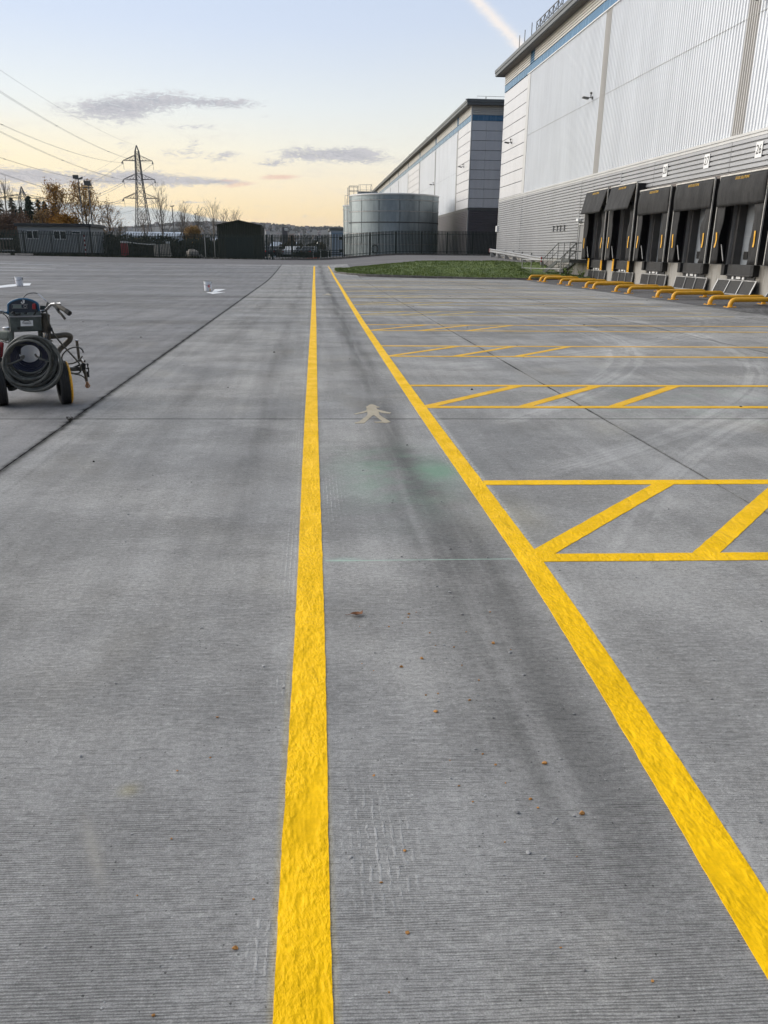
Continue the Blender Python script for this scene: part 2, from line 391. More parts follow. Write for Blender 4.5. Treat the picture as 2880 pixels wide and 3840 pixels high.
def clad(color, rough, metal, streak=0.06):
    def f(t, b):
        x, y, z = t.pos()
        v = t.noise(t.vec(x * .5, y * .5, z * .12), 1.0, 5.0, 0.65).smooth(.3, .7, 1 - streak, 1 + streak)
        s = t.noise(t.vec(x * 3, y * 3, z * .3), 1.0, 4.0, 0.6).smooth(.3, .7, 1 - streak * .6, 1 + streak * .6)
        v = v * s
        t.put(b.inputs['Base Color'], t.mix(1.0, color, t.vec(v, v, v), 'MULTIPLY'))
        t.put(b.inputs['Roughness'], s.smooth(.9, 1.1, rough - .06, rough + .06))
        b.inputs['Metallic'].default_value = metal
    return f
mat('silver_cladding', build=clad((.36, .365, .375), .42, .25))
mat('white_panel', build=clad((.62, .62, .63), .40, .12, .04))
mat('white_ribbed_sheet', build=clad((.69, .715, .745), .38, .1, .05))
mat('beige_ribbed_sheet', build=clad((.50, .485, .46), .5, .1, .08))
mat('cream_ribbed_sheet', build=clad((.62, .595, .54), .45, .1, .05))
mat('blue_band_paint', build=clad((.075, .19, .31), .26, .15, .05))
mat('grey_trim', build=clad((.30, .30, .30), .45, .3, .05))
mat('light_trim', build=clad((.55, .55, .54), .45, .3, .05))
mat('dark_eave_metal', build=clad((.125, .13, .125), .45, .3, .08))
mat('soffit_metal', build=clad((.20, .175, .15), .6, .1, .08))
mat('charcoal_cladding', build=clad((.115, .108, .118), .45, .2, .06))
mat('roof_membrane', (.3, .3, .31), .8)
mat('brown_lintel', (.19, .16, .145), .7, var=.2)
def fabric_build(t, b):
    x, y, z = t.pos()
    n = t.noise(t.vec(x * 2, y * 2.2, z * .9), 1.0, 4.0, .6)
    sm = t.noise(t.vec(x * 8, y * 8, z * 5), 1.0, 5.0, .7)
    t.put(b.inputs['Base Color'], t.mix((n * .7 + sm * .3).smooth(.35, .68), (.025, .025, .0255), (.047, .0465, .046)))
    b.inputs['Roughness'].default_value = .6; b.inputs['Specular IOR Level'].default_value = .15
    t.put(b.inputs['Normal'], t.bump(n, .06, .8))
mat('dock_curtain_fabric', build=fabric_build)
mat('black_fabric', (.008, .008, .009), .5, var=.4, vscale=2)
mat('dark_grey_lining', (.062, .060, .059), .6, var=.2, vscale=1.5)
mat('pale_door_panel', (.23, .25, .27), .45, var=.05)
mat('dark_glass', (.012, .014, .016), .12)
mat('window_glass', (.010, .016, .016), .08)
mat('black_rubber', (.012, .012, .012), .7, var=.3)
mat('leveller_steel', (.020, .020, .021), .55, var=.3, vscale=4)
mat('safety_yellow', (.72, .36, .014), .42, var=.12, vscale=2)
mat('stripe_yellow', (.80, .42, .03), .5, var=.1)
mat('galvanised_steel', (.36, .36, .355), .45, .45, var=.15)
mat('grille_dark', (.05, .05, .052), .6, .3)
mat('aluminium_trim', (.60, .585, .55), .4, .4, var=.1)
mat('sign_white', (.80, .80, .79), .5)
mat('print_black', (.01, .01, .01), .6)
mat('print_yellow', (.70, .42, .06), .6)
mat('print_red', (.55, .03, .02), .6)
mat('stair_steel', (.095, .10, .10), .5, .3, var=.15)
mat('tread_grating', (.33, .32, .29), .6, .2)
def tank_build(t, b):
    x, y, z = t.pos()
    n = t.noise(t.vec(x * .5, y * .5, z * .25), 1.0, 5.0, .65)
    s = t.noise(t.vec(x * 4, y * 4, z * .35), 1.0, 5.0, .7)
    c = t.noise(t.vec(x * .6, y * .6, z * 9.0), 1.0, 2.0, .5)
    col = t.mix((n * .6 + s * .4).smooth(.32, .68), (.21, .25, .265), (.34, .385, .395))
    t.put(b.inputs['Base Color'], col)
    b.inputs['Metallic'].default_value = .6
    t.put(b.inputs['Roughness'], n.smooth(.3, .7, .40, .56))
    t.put(b.inputs['Normal'], t.bump(c, .02, .5))
mat('galvanised_tank', build=tank_build)
mat('fence_green', (.010, .022, .018), .5, .1)
mat('shed_green', (.030, .034, .020), .55, .1, var=.15)
mat('cabin_grey', (.27, .285, .295), .6, var=.08)
mat('cabin_roof', (.035, .037, .04), .6)
mat('white_upvc', (.78, .78, .77), .4)
mat('red_plastic', (.28, .02, .025), .5)
mat('orange_mesh', (.75, .10, .02), .7)
mat('weathered_wood', (.33, .25, .2), .85, var=.2)
mat('pale_stone', (.42, .38, .33), .9, var=.3)
mat('pole_steel', (.11, .11, .105), .5, .4)
mat('pylon_steel', (.085, .085, .09), .55, .4)
mat('cable_metal', (.22, .22, .23), .6, .2)
mat('insulator_glass', (.10, .11, .12), .3)
mat('bark_dark', (.085, .072, .062), .9)
mat('bark_pale', (.20, .17, .145), .9)
def leaf_mat(name, a, c, sc=0.9):
    def f(t, b):
        x, y, z = t.pos()
        n = t.noise(t.vec(x, y, z), sc, 4.0, .7)
        t.put(b.inputs['Base Color'], t.mix(n.smooth(.35, .65), a, c)); b.inputs['Roughness'].default_value = .8
        b.inputs['Specular IOR Level'].default_value = .2
    mat(name, build=f)
leaf_mat('golden_leaf', (.42, .215, .035), (.27, .125, .02), 1.2)
leaf_mat('tan_leaf', (.36, .23, .09), (.22, .13, .05), 1.2)
leaf_mat('russet_twig', (.20, .115, .07), (.115, .08, .06), .5)
leaf_mat('conifer_needle', (.018, .030, .019), (.032, .046, .028), .5)
leaf_mat('hedge_leaf', (.016, .028, .016), (.04, .042, .024), .4)
leaf_mat('winter_scrub', (.075, .06, .035), (.035, .034, .022), .4)
leaf_mat('olive_scrub', (.11, .085, .03), (.07, .06, .025), .4)
leaf_mat('far_wood', (.026, .033, .024), (.050, .048, .042), .02)
leaf_mat('hillside', (.040, .044, .038), (.075, .070, .064), .012)
mat('house_wall', (.42, .40, .38), .8)
mat('house_roof', (.13, .10, .095), .8)
mat('far_roof_blue', (.42, .48, .56), .5)
mat('office_blue', (.36, .43, .53), .5)
mat('car_white', (.62, .64, .66), .25)
mat('car_dark', (.02, .021, .024), .25)
mat('tail_red', (.5, .02, .02), .4)
def _lamp_on(t, b):
    b.inputs['Emission Color'].default_value = (1, .95, .85, 1); b.inputs['Emission Strength'].default_value = 6.0
mat('lit_lamp', (1, 1, 1), build=_lamp_on)
mat('bucket_white', (.74, .76, .80), .35)
mat('machine_grey', (.085, .10, .092), .55, .2, var=.35, vscale=9)
mat('machine_dark', (.022, .024, .025), .5, .2, var=.3, vscale=9)
mat('machine_blue', (.018, .10, .19), .45)
mat('panel_navy', (.018, .026, .038), .4)
mat('hose_grey', (.088, .090, .080), .6, var=.4, vscale=14)
mat('hose_blue', (.012, .016, .045), .45)
mat('hose_brown', (.075, .065, .05), .6, var=.35, vscale=10)
mat('chrome', (.55, .55, .56), .25, .9)
mat('overspray_yellow', (.17, .125, .025), .6, var=.4, vscale=8)
mat('engine_pale', (.20, .21, .17), .6, var=.5, vscale=8)
mat('brass', (.40, .22, .12), .35, .7)
mat('lcd', (.16, .20, .18), .3)
mat('tyre_rubber', (.034, .034, .034), .75, var=.2, vscale=9)
mat('leaf_brown', (.22, .085, .028), .6, var=.3, vscale=40)
mat('pebble_grey', (.30, .30, .30), .85, var=.4, vscale=30)
mat('pebble_orange', (.42, .20, .055), .85, var=.3, vscale=30)
mat('soil', (.025, .022, .018), .95)

# ------------------------------------------------------------------ mesh and object helpers
class MB:
    def __init__(s): s.v, s.f = [], []
    def add(s, vs_, fs):
        o = len(s.v); s.v += [tuple(p) for p in vs_]; s.f += [tuple(i + o for i in f) for f in fs]; return s
    def box(s, x0, x1, y0, y1, z0, z1):
        return s.add([(x0, y0, z0), (x1, y0, z0), (x1, y1, z0), (x0, y1, z0), (x0, y0, z1), (x1, y0, z1), (x1, y1, z1), (x0, y1, z1)],
                     [(0, 3, 2, 1), (4, 5, 6, 7), (0, 1, 5, 4), (1, 2, 6, 5), (2, 3, 7, 6), (3, 0, 4, 7)])
    def hexa(s, p):      # eight corners, bottom ring then top ring
        return s.add(p, [(0, 3, 2, 1), (4, 5, 6, 7), (0, 1, 5, 4), (1, 2, 6, 5), (2, 3, 7, 6), (3, 0, 4, 7)])
    def bar(s, a, b, w, h=None):
        h = h or w
        a, b = Vector(a), Vector(b); d = (b - a).normalized()
        u = d.cross(Vector((0, 0, 1)))
        u = u.normalized() if u.length > 1e-4 else Vector((1, 0, 0))
        n = u.cross(d).normalized(); u = u * w / 2; n = n * h / 2
        return s.hexa([a - u - n, a + u - n, a + u + n, a - u + n, b - u - n, b + u - n, b + u + n, b - u + n])
    def tube(s, pts, r, n=8, closed=False, cap=True):
        pts = [Vector(p) for p in pts]; m = len(pts)
        rs = r if isinstance(r, (list, tuple)) else [r] * m
        o = len(s.v); ref = None
        for i, p in enumerate(pts):
            if closed: d = (pts[(i + 1) % m] - pts[i - 1])
            else: d = (pts[min(i + 1, m - 1)] - pts[max(i - 1, 0)])
            d = d.normalized() if d.length > 1e-9 else Vector((0, 0, 1))
            if ref is None:
                ref = d.orthogonal().normalized()
            u = (ref - d * ref.dot(d))
            u = u.normalized() if u.length > 1e-5 else d.orthogonal().normalized()
            ref = u; w = d.cross(u)
            for k in range(n):
                a = 2 * math.pi * k / n
                q = p + (u * math.cos(a) + w * math.sin(a)) * rs[i]
                s.v.append(tuple(q))
        rng = range(m if closed else m - 1)
        for i in rng:
            j = (i + 1) % m
            for k in range(n):
                l = (k + 1) % n
                s.f.append((o + i * n + k, o + i * n + l, o + j * n + l, o + j * n + k))
        if cap and not closed:
            s.f.append(tuple(o + k for k in range(n))[::-1]); s.f.append(tuple(o + (m - 1) * n + k for k in range(n)))
        return s
    def lathe(s, prof, n=24, c=(0, 0, 0), axis='z', cap=True):
        o = len(s.v)
        for (r, h) in prof:
            for k in range(n):
                a = 2 * math.pi * k / n
                if axis == 'z': p = (c[0] + r * math.cos(a), c[1] + r * math.sin(a), c[2] + h)
                elif axis == 'x': p = (c[0] + h, c[1] + r * math.cos(a), c[2] + r * math.sin(a))
                else: p = (c[0] + r * math.cos(a), c[1] + h, c[2] + r * math.sin(a))
                s.v.append(p)
        for i in range(len(prof) - 1):
            for k in range(n):
                l = (k + 1) % n
                s.f.append((o + i * n + k, o + i * n + l, o + (i + 1) * n + l, o + (i + 1) * n + k))
        if cap:
            s.f.append(tuple(o + k for k in range(n))[::-1]); s.f.append(tuple(o + (len(prof) - 1) * n + k for k in range(n)))
        return s
    def prism(s, poly, f0, f1):
        """polygon extruded between two maps of a 2-D point"""
        n = len(poly)
        return s.add([f0(p) for p in poly] + [f1(p) for p in poly],
                     [tuple(range(n))[::-1], tuple(range(n, 2 * n))] + [(i, (i + 1) % n, n + (i + 1) % n, n + i) for i in range(n)])
    def grid(s, rows):
        n = len(rows[0]); o = len(s.v)
        for r in rows: s.v += [tuple(p) for p in r]
        for i in range(len(rows) - 1):
            for k in range(n - 1):
                s.f.append((o + i * n + k, o + i * n + k + 1, o + (i + 1) * n + k + 1, o + (i + 1) * n + k))
        return s
    def mesh(s, name, smooth=None):
        me = bpy.data.meshes.new(name)
        me.from_pydata(s.v, [], s.f); me.update()
        if smooth is not None and len(s.f):
            bm = bmesh.new(); bm.from_mesh(me)
            bmesh.ops.recalc_face_normals(bm, faces=bm.faces)
            for f in bm.faces: f.smooth = True
            for e in bm.edges:
                if len(e.link_faces) == 2: e.smooth = e.calc_face_angle(0) < D2R(smooth)
            bm.to_mesh(me); bm.free()
        return me

def link(name, me, m=None, parent=None, loc=None):
    o = bpy.data.objects.new(name, me); COL.objects.link(o)
    if m and me is not None and not me.materials: me.materials.append(MATS[m])
    if parent: o.parent = parent
    if loc: o.location = loc
    return o
def part(name, mb, m, parent=None, smooth=None, label=None, kind=None, bevel=0):
    o = link(name, mb.mesh(name, smooth), m, parent)
    if label: o['label'] = label
    if kind: o['kind'] = kind
    if bevel:
        b = o.modifiers.new('edge', 'BEVEL'); b.width = bevel; b.segments = 2; b.limit_method = 'ANGLE'
    return o
def tag(o, label, cat, group=None, kind=None):
    o['label'] = label; o['category'] = cat
    if group: o['group'] = group
    if kind: o['kind'] = kind
    return o
def thing(name, label, cat, loc=(0, 0, 0), group=None, rz=0.0):
    o = bpy.data.objects.new(name, None); COL.objects.link(o)
    o.location = loc; o.rotation_euler = (0, 0, rz); o.empty_display_size = 0.2
    return tag(o, label, cat, group)
def struct(name, mb, m, smooth=None):
    o = part(name, mb, m, None, smooth); o['kind'] = 'structure'; return o
def dup(root, loc, label=None, rz=None, group=None):
    r = root.copy(); COL.objects.link(r); r.location = loc
    if rz is not None: r.rotation_euler = (0, 0, rz)
    if label: r['label'] = label
    if group: r['group'] = group
    for ch in list(root.children):
        c = ch.copy(); COL.objects.link(c); c.parent = r
        for g in list(ch.children):
            d = g.copy(); COL.objects.link(d); d.parent = c
    return r
def text_mesh(s_, size, extrude=0.002, shear=0.0, sx=1.0):
    cu = bpy.data.curves.new('text', 'FONT'); cu.body = s_; cu.size = size; cu.extrude = extrude; cu.shear = shear
    cu.align_x = 'CENTER'; cu.align_y = 'CENTER'; cu.resolution_u = 2
    o = bpy.data.objects.new('text', cu); COL.objects.link(o)
    dg = bpy.context.evaluated_depsgraph_get()
    me = bpy.data.meshes.new_from_object(o.evaluated_get(dg))
    bpy.data.objects.remove(o); bpy.data.curves.remove(cu)
    if sx != 1.0:
        for v in me.vertices: v.co.x *= sx
    me.materials.clear()
    return me
def sstep(a, b, v):
    t = min(1.0, max(0.0, (v - a) / (b - a))); return t * t * (3 - 2 * t)
def lerp(a, b, t): return a + (b - a) * t

# ------------------------------------------------------------------ ground
def zt(x, y):
    A = .70 * sstep(42, 84, y)
    A += .25 * min(1, max(0, (-5 - x) / 27.0)) * sstep(58, 84, y)
    near, far = (49, 60) if x < 14 else (lerp(49, 56, min(1, (x - 14) / 2.0)), lerp(60, 63, min(1, (x - 14) / 2.0)))
    Rr = .80 * sstep(near, far, y) + .5 * min(1, max(0, (y - 60) / 25.0))
    w = sstep(0, 10, x)
    z = (1 - w) * A + w * Rr
    if y > 110:
        z -= 9.0 * sstep(110, 420, y)
    return z

def frange(a, b, s):
    n = max(1, int(round((b - a) / s))); return [a + (b - a) * i / n for i in range(n + 1)]

xs = [-2500, -1200, -600, -300, -150, -90] + frange(-60, -44, 4) + frange(-42, 24, 1.5) + frange(28, 60, 8) + [120, 300, 700, 1500, 2600]
ys = [-60, -30, -14] + frange(-6, 40, 2.0) + frange(41, 112, 1.5) + [118, 126, 140, 160, 190, 230, 280, 340, 420, 600, 900, 1400, 2200, 3500]
g = MB(); g.grid([[(x, y, zt(x, y) - 0.03) for x in xs] for y in ys])
_fl = []
yards, lands = MB(), MB()
n_ = len(xs)
for i in range(len(ys) - 1):
    for k in range(n_ - 1):
        cx_, cy_ = (xs[k] + xs[k + 1]) / 2, (ys[i] + ys[i + 1]) / 2
        (yards if (cy_ < 85.2 and -60 < cx_ < 60) or (cy_ < 126 and -14 < cx_ < 60) else lands).f.append((i * n_ + k, i * n_ + k + 1, (i + 1) * n_ + k + 1, (i + 1) * n_ + k))
for part_mb in (yards, lands):
    used = sorted({q for f in part_mb.f for q in f}); mp = {q: j for j, q in enumerate(used)}
    part_mb.v = [g.v[q] for q in used]; part_mb.f = [tuple(mp[q] for q in f) for f in part_mb.f]
struct('access_road', yards, 'yard_asphalt', 30)
struct('ground', lands, 'winter_land', 30)

yard = bpy.data.objects.new('concrete_yard', None); COL.objects.link(yard); yard['kind'] = 'structure'
yard['label'] = 'broom-finished grey concrete service yard with yellow bay markings'

SK = 0.05                                   # the cross joints and bay lines run slightly askew
XJ = [-56, -40.2, -29.2, -18.3, -7.9, -2.45, 3.02, 7.97, 12.9, 18.22]
YJ = [-8.0, 7.86, 29.3, 50.4, 68.0]
def slab(x0, x1, y0, y1, m):
    gp = 0.006
    fx = frange(x0 + gp, x1 - gp, 1.4); n = max(2, int((y1 - y0) / 1.2))
    mb = MB(); rows = []
    for j in range(n + 1):
        rows.append([(x, lerp(y0 + gp, y1 - gp, j / n) - SK * x, 0) for x in fx])
    rows = [[(x, y, zt(x, y)) for (x, y, _z) in r] for r in rows]
    mb.grid(rows)
    rim = [rows[0][::-1], rows[-1], [r[0] for r in rows], [r[-1] for r in rows][::-1]]
    for e in rim:
        mb.grid([[(p[0], p[1], p[2] - .05) for p in e], e])
    return part('concrete_slab', mb, m, yard)
for i in range(len(XJ) - 1):
    for j in range(len(YJ) - 1):
        if j == 3 and XJ[i] > 2: continue
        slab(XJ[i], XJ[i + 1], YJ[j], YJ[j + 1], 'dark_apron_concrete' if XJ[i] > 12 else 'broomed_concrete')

# ------------------------------------------------------------------ painted markings
def strip(name, centre, width, m, lift=0.003, ragged=0.0022, step=None, cols=4, label=None, rel=0.0028):
    """a painted line with real thickness and uneven edges along a list of (x, y) points"""
    pts = [Vector((p[0], p[1], 0)) for p in centre]
    L = [0.0]
    for a, b in zip(pts, pts[1:]): L.append(L[-1] + (b - a).length)
    s = 0.0; samples = []
    while s < L[-1]:
        samples.append(s); s += step(s) if callable(step) else step
    samples.append(L[-1])
    seed = random.random() * 50
    mb = MB(); rows = []
    for s in samples:
        k = max(i for i in range(len(L)) if L[i] <= s + 1e-9); k = min(k, len(L) - 2)
        t = (s - L[k]) / max(1e-9, L[k + 1] - L[k]); p = pts[k].lerp(pts[k + 1], t); d = (pts[k + 1] - pts[k]).normalized()
        nrm = Vector((-d.y, d.x, 0)); row = []
        e0 = mnoise.noise((s * 9, seed, 0)) * ragged + mnoise.noise((s * 45, seed, 3)) * ragged * .6
        e1 = mnoise.noise((s * 9, seed, 7)) * ragged + mnoise.noise((s * 45, seed, 9)) * ragged * .6
        for c in range(cols + 1):
            u = c / cols; off = lerp(-width / 2 + e0, width / 2 + e1, u); q = p + nrm * off
            z = zt(q.x, q.y) + lift + (mnoise.noise((q.x * 30, q.y * 22, seed)) * rel if 0 < c < cols else 0)
            row.append((q.x, q.y, z))
        rows.append([(row[0][0], row[0][1], row[0][2] - lift - .001)] + row + [(row[-1][0], row[-1][1], row[-1][2] - lift - .001)])
    mb.grid(rows)
    return part(name, mb, m, yard, smooth=60, label=label)
random.seed(4)
stp = lambda s: 0.025 if s < 3 else (0.06 if s < 9 else (.2 if s < 25 else .8))
left_c = [(-.054, .5), (-.054, 1.55), (-.052, 1.88), (-.047, 2.34), (-.042, 3.0), (-.038, 4.0), (-.036, 6.1), (-.030, 8.0), (-.008, 12.25), (.03, 18.7), (.084, 30.25), (.136, 43.5), (.27, 66)]
strip('lane_line', left_c, .136, 'yellow_road_paint', .0035, .0025, stp, 8, 'long yellow line running straight ahead from the camera')
right_c = [(1.098, .5), (1.129, 1.42), (1.150, 1.93), (1.174, 2.58), (1.190, 3.28), (1.199, 4.0), (1.193, 5.47), (1.184, 6.8), (1.179, 8.4), (1.178, 10.4), (1.182, 12.8), (1.20, 18.7), (1.26, 26), (1.34, 33.8), (1.40, 40), (1.44, 47), (1.44, 54), (1.40, 60), (1.35, 66)]
strip('lane_line', right_c, .136, 'yellow_road_paint', .0035, .0025, stp, 8, 'yellow walkway line that the bay markings branch from')
BAYS = [(3.965, 5.465), (8.43, 9.88), (12.80, 14.25), (17.12, 18.5), (21.4, 22.7), (25.5, 26.85), (29.6, 31.0), (33.8, 35.1), (37.9, 39.2), (42.0, 43.3), (45.6, 46.7)]
def xr(y):
    for (a, b) in zip(right_c, right_c[1:]):
        if a[1] <= y <= b[1]: return lerp(a[0], b[0], (y - a[1]) / (b[1] - a[1]))
    return 1.5
for i, (ya, yb) in enumerate(BAYS):
    m = 'worn_yellow_paint' if i < 4 else 'faded_yellow_paint'
    mm = 'yellow_road_paint' if i < 1 else m
    for y0 in (ya, yb):
        xe = 13.0 if i < 4 else 12.6 - .25 * i
        strip('bay_line', [(xr(y0) + .07, y0 - SK * 0), (xe, y0 - SK * (xe - 1.2))], .115 if i < 3 else .095, mm, .0035, .004, .05 if i < 2 else (.2 if i < 5 else .7), 4, rel=.0006)
    if i < 9:
        for s in range(3):
            x0 = 1.25 + s * 1.03 if i else (1.24, 2.16, 3.12)[s]
            xa = x0 - (.06 if s == 0 else 0)
            a = (xa + .03, ya - .01 - SK * (xa - 1.2)); b = (x0 + 1.43, yb + .01 - SK * (x0 + .15))
            strip('hatch_stripe', [a, b], .125 if i < 2 else .11, mm, .003, .004, .05 if i < 2 else (.2 if i < 5 else .6), 4, rel=.0006)
def plate(name, poly, m, lift=.003, label=None):
    mb = MB(); n = len(poly)
    mb.add([(x, y, zt(x, y) + lift) for x, y in poly] + [(x, y, zt(x, y) - .002) for x, y in poly],
           [tuple(range(n))] + [(i, n + i, n + (i + 1) % n, (i + 1) % n) for i in range(n)])
    me = mb.mesh(name); bm = bmesh.new(); bm.from_mesh(me); bmesh.ops.triangulate(bm, faces=[f for f in bm.faces if len(f.verts) > 4])
    bmesh.ops.recalc_face_normals(bm, faces=bm.faces)
    up = [f for f in bm.faces if abs(f.normal.z) > .8]
    if up and up[0].normal.z < 0: bmesh.ops.reverse_faces(bm, faces=bm.faces)
    bm.to_mesh(me); bm.free()
    o = link(name, me, m, yard)
    if label: o['label'] = label
    return o
ped = [(.575, 8.47), (.60, 8.52), (.625, 8.60), (.655, 8.62), (.685, 8.57), (.705, 8.49), (.735, 8.46), (.712, 8.42), (.685, 8.42), (.692, 8.33),
       (.735, 8.25), (.825, 8.13), (.80, 8.08), (.735, 8.13), (.694, 8.20), (.69, 8.03), (.708, 7.93), (.775, 7.66), (.735, 7.62), (.625, 7.645), (.60, 7.68),
       (.695, 7.69), (.655, 7.90), (.635, 8.02), (.615, 8.00), (.585, 7.90), (.50, 7.62), (.41, 7.615), (.405, 7.65), (.455, 7.70),
       (.545, 7.96), (.565, 8.05), (.573, 8.20), (.53, 8.14), (.445, 8.07), (.42, 8.09), (.50, 8.18), (.565, 8.27), (.582, 8.40)]
plate('pedestrian_symbol', ped, 'faded_cream_paint', .003, 'worn cream walking figure painted on the concrete')
plate('pedestrian_symbol', [(.62 + (x - .62) * 1.1, 31.5 + (y - 8.1) * 1.3) for x, y in ped], 'faded_cream_paint', .003, 'faint cream walking figure far along the walkway')
plate('direction_arrow', [(-4.20, 35.4), (-3.74, 35.6), (-3.87, 33.05), (-3.49, 32.95), (-3.83, 31.6), (-4.28, 32.95), (-4.03, 33.0)], 'white_road_paint', .003, 'fresh white arrow beside the bucket with the red label')
plate('direction_arrow', [(-14.05, 37.1), (-14.15, 38.9), (-13.95, 40.4), (-13.68, 40.7), (-12.95, 38.3), (-13.25, 37.9), (-13.4, 35.6), (-14.3, 34.4), (-14.9, 34.7)], 'white_road_paint', .003, 'fresh white arrow under the plain white bucket')
for (x0, y0, x1, y1) in ((-27.2, 66.3, -18.6, 64.2), (-25.0, 61.2, -18.2, 59.6), (-23.5, 57.0, -18.0, 56.0), (-17.5, 64.5, -10.0, 63.6)):
    strip('parking_line', [(x0, y0), (x1, y1)], .12, 'white_road_paint' if x0 < -20 else 'faded_white_paint', .003, .01, .7, 2, rel=.0004)
strip('parking_line', [(-7.0, 66.8), (-3.0, 66.3), (2.6, 65.0)], .35, 'faded_white_paint', .003, .03, .7, 2, rel=.0004, label='faded pale band across the end of the walkway')

# ------------------------------------------------------------------ grass island with its kerb
near_k = [(1.55, 56.2), (1.75, 54.6), (2.4, 53.0), (3.6, 51.7), (5.4, 50.9), (8.5, 50.2), (11.0, 49.5), (13.75, 49.2), (16.0, 49.6), (17.95, 50.2)]
far_k = [(1.55, 56.2), (1.9, 57.4), (2.8, 58.8), (4.6, 60.2), (7.0, 61.0), (9.5, 61.4), (12.0, 61.7), (14.0, 61.9), (16.0, 62.1), (17.95, 62.2)]
def interp(c, x):
    for a, b in zip(c, c[1:]):
        if a[0] <= x <= b[0]: return lerp(a[1], b[1], (x - a[0]) / max(1e-6, b[0] - a[0]))
    return c[-1][1]
gx = [1.6, 1.75, 2.0] + frange(2.4, 17.9, .5)
random.seed(11)
def gz(x, y):
    a, b = interp(near_k, x), interp(far_k, x); u = (y - a) / max(.1, b - a)
    return zt(x, y) + .09 + .12 * math.sin(math.pi * min(1, max(0, u))) + mnoise.noise((x * .8, y * .8, 0)) * .05
mb = MB(); mb.grid([[(x, y, gz(x, y)) for y in [lerp(interp(near_k, x) + .06, interp(far_k, x) - .06, j / 18) for j in range(19)]] for x in gx])
for _f in range(len(mb.f)): mb.f[_f] = mb.f[_f][::-1]
struct('grass_island', mb, 'grass_green', 60)
mb = MB()
for _ in range(22000):
    x = random.uniform(1.65, 17.9); a, b = interp(near_k, x) + .08, interp(far_k, x) - .05
    u = random.random() ** 1.25; y = lerp(a, b, u)
    if 15.2 < x < 17.6 and 54.8 < y < 60.5 and random.random() < .9: continue
    cl = mnoise.noise((x * .7, y * .7, 5)); h = .04 + .06 * random.random() + max(0, cl) * .08
    z = gz(x, y) - .01; an = random.uniform(0, 6.28); w = .018 + .014 * random.random(); lx, ly = random.uniform(-.05, .05), random.uniform(-.05, .05)
    c_, s_ = math.cos(an) * w, math.sin(an) * w
    mb.add([(x - c_, y - s_, z), (x + c_, y + s_, z), (x + lx, y + ly, z + h)], [(0, 1, 2)])
go = part('grass', mb, 'grass_green', kind='stuff'); tag(go, 'short green grass covering the kerbed island below the far warehouse corner', 'grass')
kerb = bpy.data.objects.new('kerb', None); COL.objects.link(kerb); kerb['kind'] = 'structure'
kerb['label'] = 'low concrete kerb edging the near side of the grass island'
def along(pts, step):
    L = [0.0]
    for a, b in zip(pts, pts[1:]): L.append(L[-1] + math.dist(a, b))
    n = max(1, int(L[-1] / step)); out_ = []
    for i in range(n + 1):
        s = L[-1] * i / n; k = min(max(j for j in range(len(L)) if L[j] <= s + 1e-9), len(L) - 2)
        t = (s - L[k]) / (L[k + 1] - L[k]); out_.append((lerp(pts[k][0], pts[k + 1][0], t), lerp(pts[k][1], pts[k + 1][1], t)))
    return out_
kp = along(far_k[3::-1] + near_k[1:], .92)
for (a, b) in zip(kp, kp[1:]):
    d = Vector((b[0] - a[0], b[1] - a[1], 0)); l = d.length; d.normalize(); n = Vector((-d.y, d.x, 0))
    p0, p1 = Vector((a[0], a[1], 0)) + d * .006, Vector((b[0], b[1], 0)) - d * .006
    za, zb = zt(*a), zt(*b); hh = random.uniform(.105, .125)
    q = [p0 - n * .01, p1 - n * .01, p1 + n * .13, p0 + n * .13]; zz = [za, zb, zb, za]
    part('kerb_stone', MB().hexa([(p.x, p.y, z - .05) for p, z in zip(q, zz)] + [(p.x, p.y, z + hh) for p, z in zip(q, zz)]), 'kerb_concrete', kerb, bevel=.012)

# ------------------------------------------------------------------ large buildings
def wloc(o):
    v = Vector((0, 0, 0))
    while o: v += o.location; o = o.parent
    return v
def wpart(name, mb, m, parent, smooth=None, label=None, kind=None, bevel=0):
    """a part written in world coordinates under an unrotated thing"""
    L = wloc(parent)
    mb.v = [(p[0] - L.x, p[1] - L.y, p[2] - L.z) for p in mb.v]
    return part(name, mb, m, parent, smooth, label, kind, bevel)

def ribs_h(X, y0, y1, z0, z1, period, depth):
    """profiled sheet on the plane x = X facing -x, ribs running along y"""
    n = max(1, round((z1 - z0) / period)); p = (z1 - z0) / n; sec = []
    for i in range(n):
        z = z0 + i * p
        sec += [(X, z), (X, z + p * .20), (X - depth, z + p * .28), (X - depth * .94, z + p * .95)]
    sec += [(X, z1)]
    mb = MB(); mb.grid([[(x, y1, z) for x, z in sec], [(x, y0, z) for x, z in sec]])
    return mb
def ribs_v(X, y0, y1, z0, z1, period, depth):
    n = max(1, round((y1 - y0) / period)); p = (y1 - y0) / n; sec = []
    for i in range(n):
        y = y0 + i * p
        sec += [(X, y), (X, y + p * .40), (X - depth, y + p * .52), (X - depth, y + p * .88)]
    sec += [(X, y1)]
    mb = MB(); mb.grid([[(x, y, z1) for x, y in sec], [(x, y, z0) for x, y in sec]])
    return mb
def ribs_h_end(Y, x0, x1, z0, z1, period, depth):
    n = max(1, round((z1 - z0) / period)); p = (z1 - z0) / n; sec = []
    for i in range(n):
        z = z0 + i * p
        sec += [(Y, z), (Y, z + p * .20), (Y - depth, z + p * .28), (Y - depth * .94, z + p * .95)]
    sec += [(Y, z1)]
    mb = MB(); mb.grid([[(x0, y, z) for y, z in sec], [(x1, y, z) for y, z in sec]])
    return mb
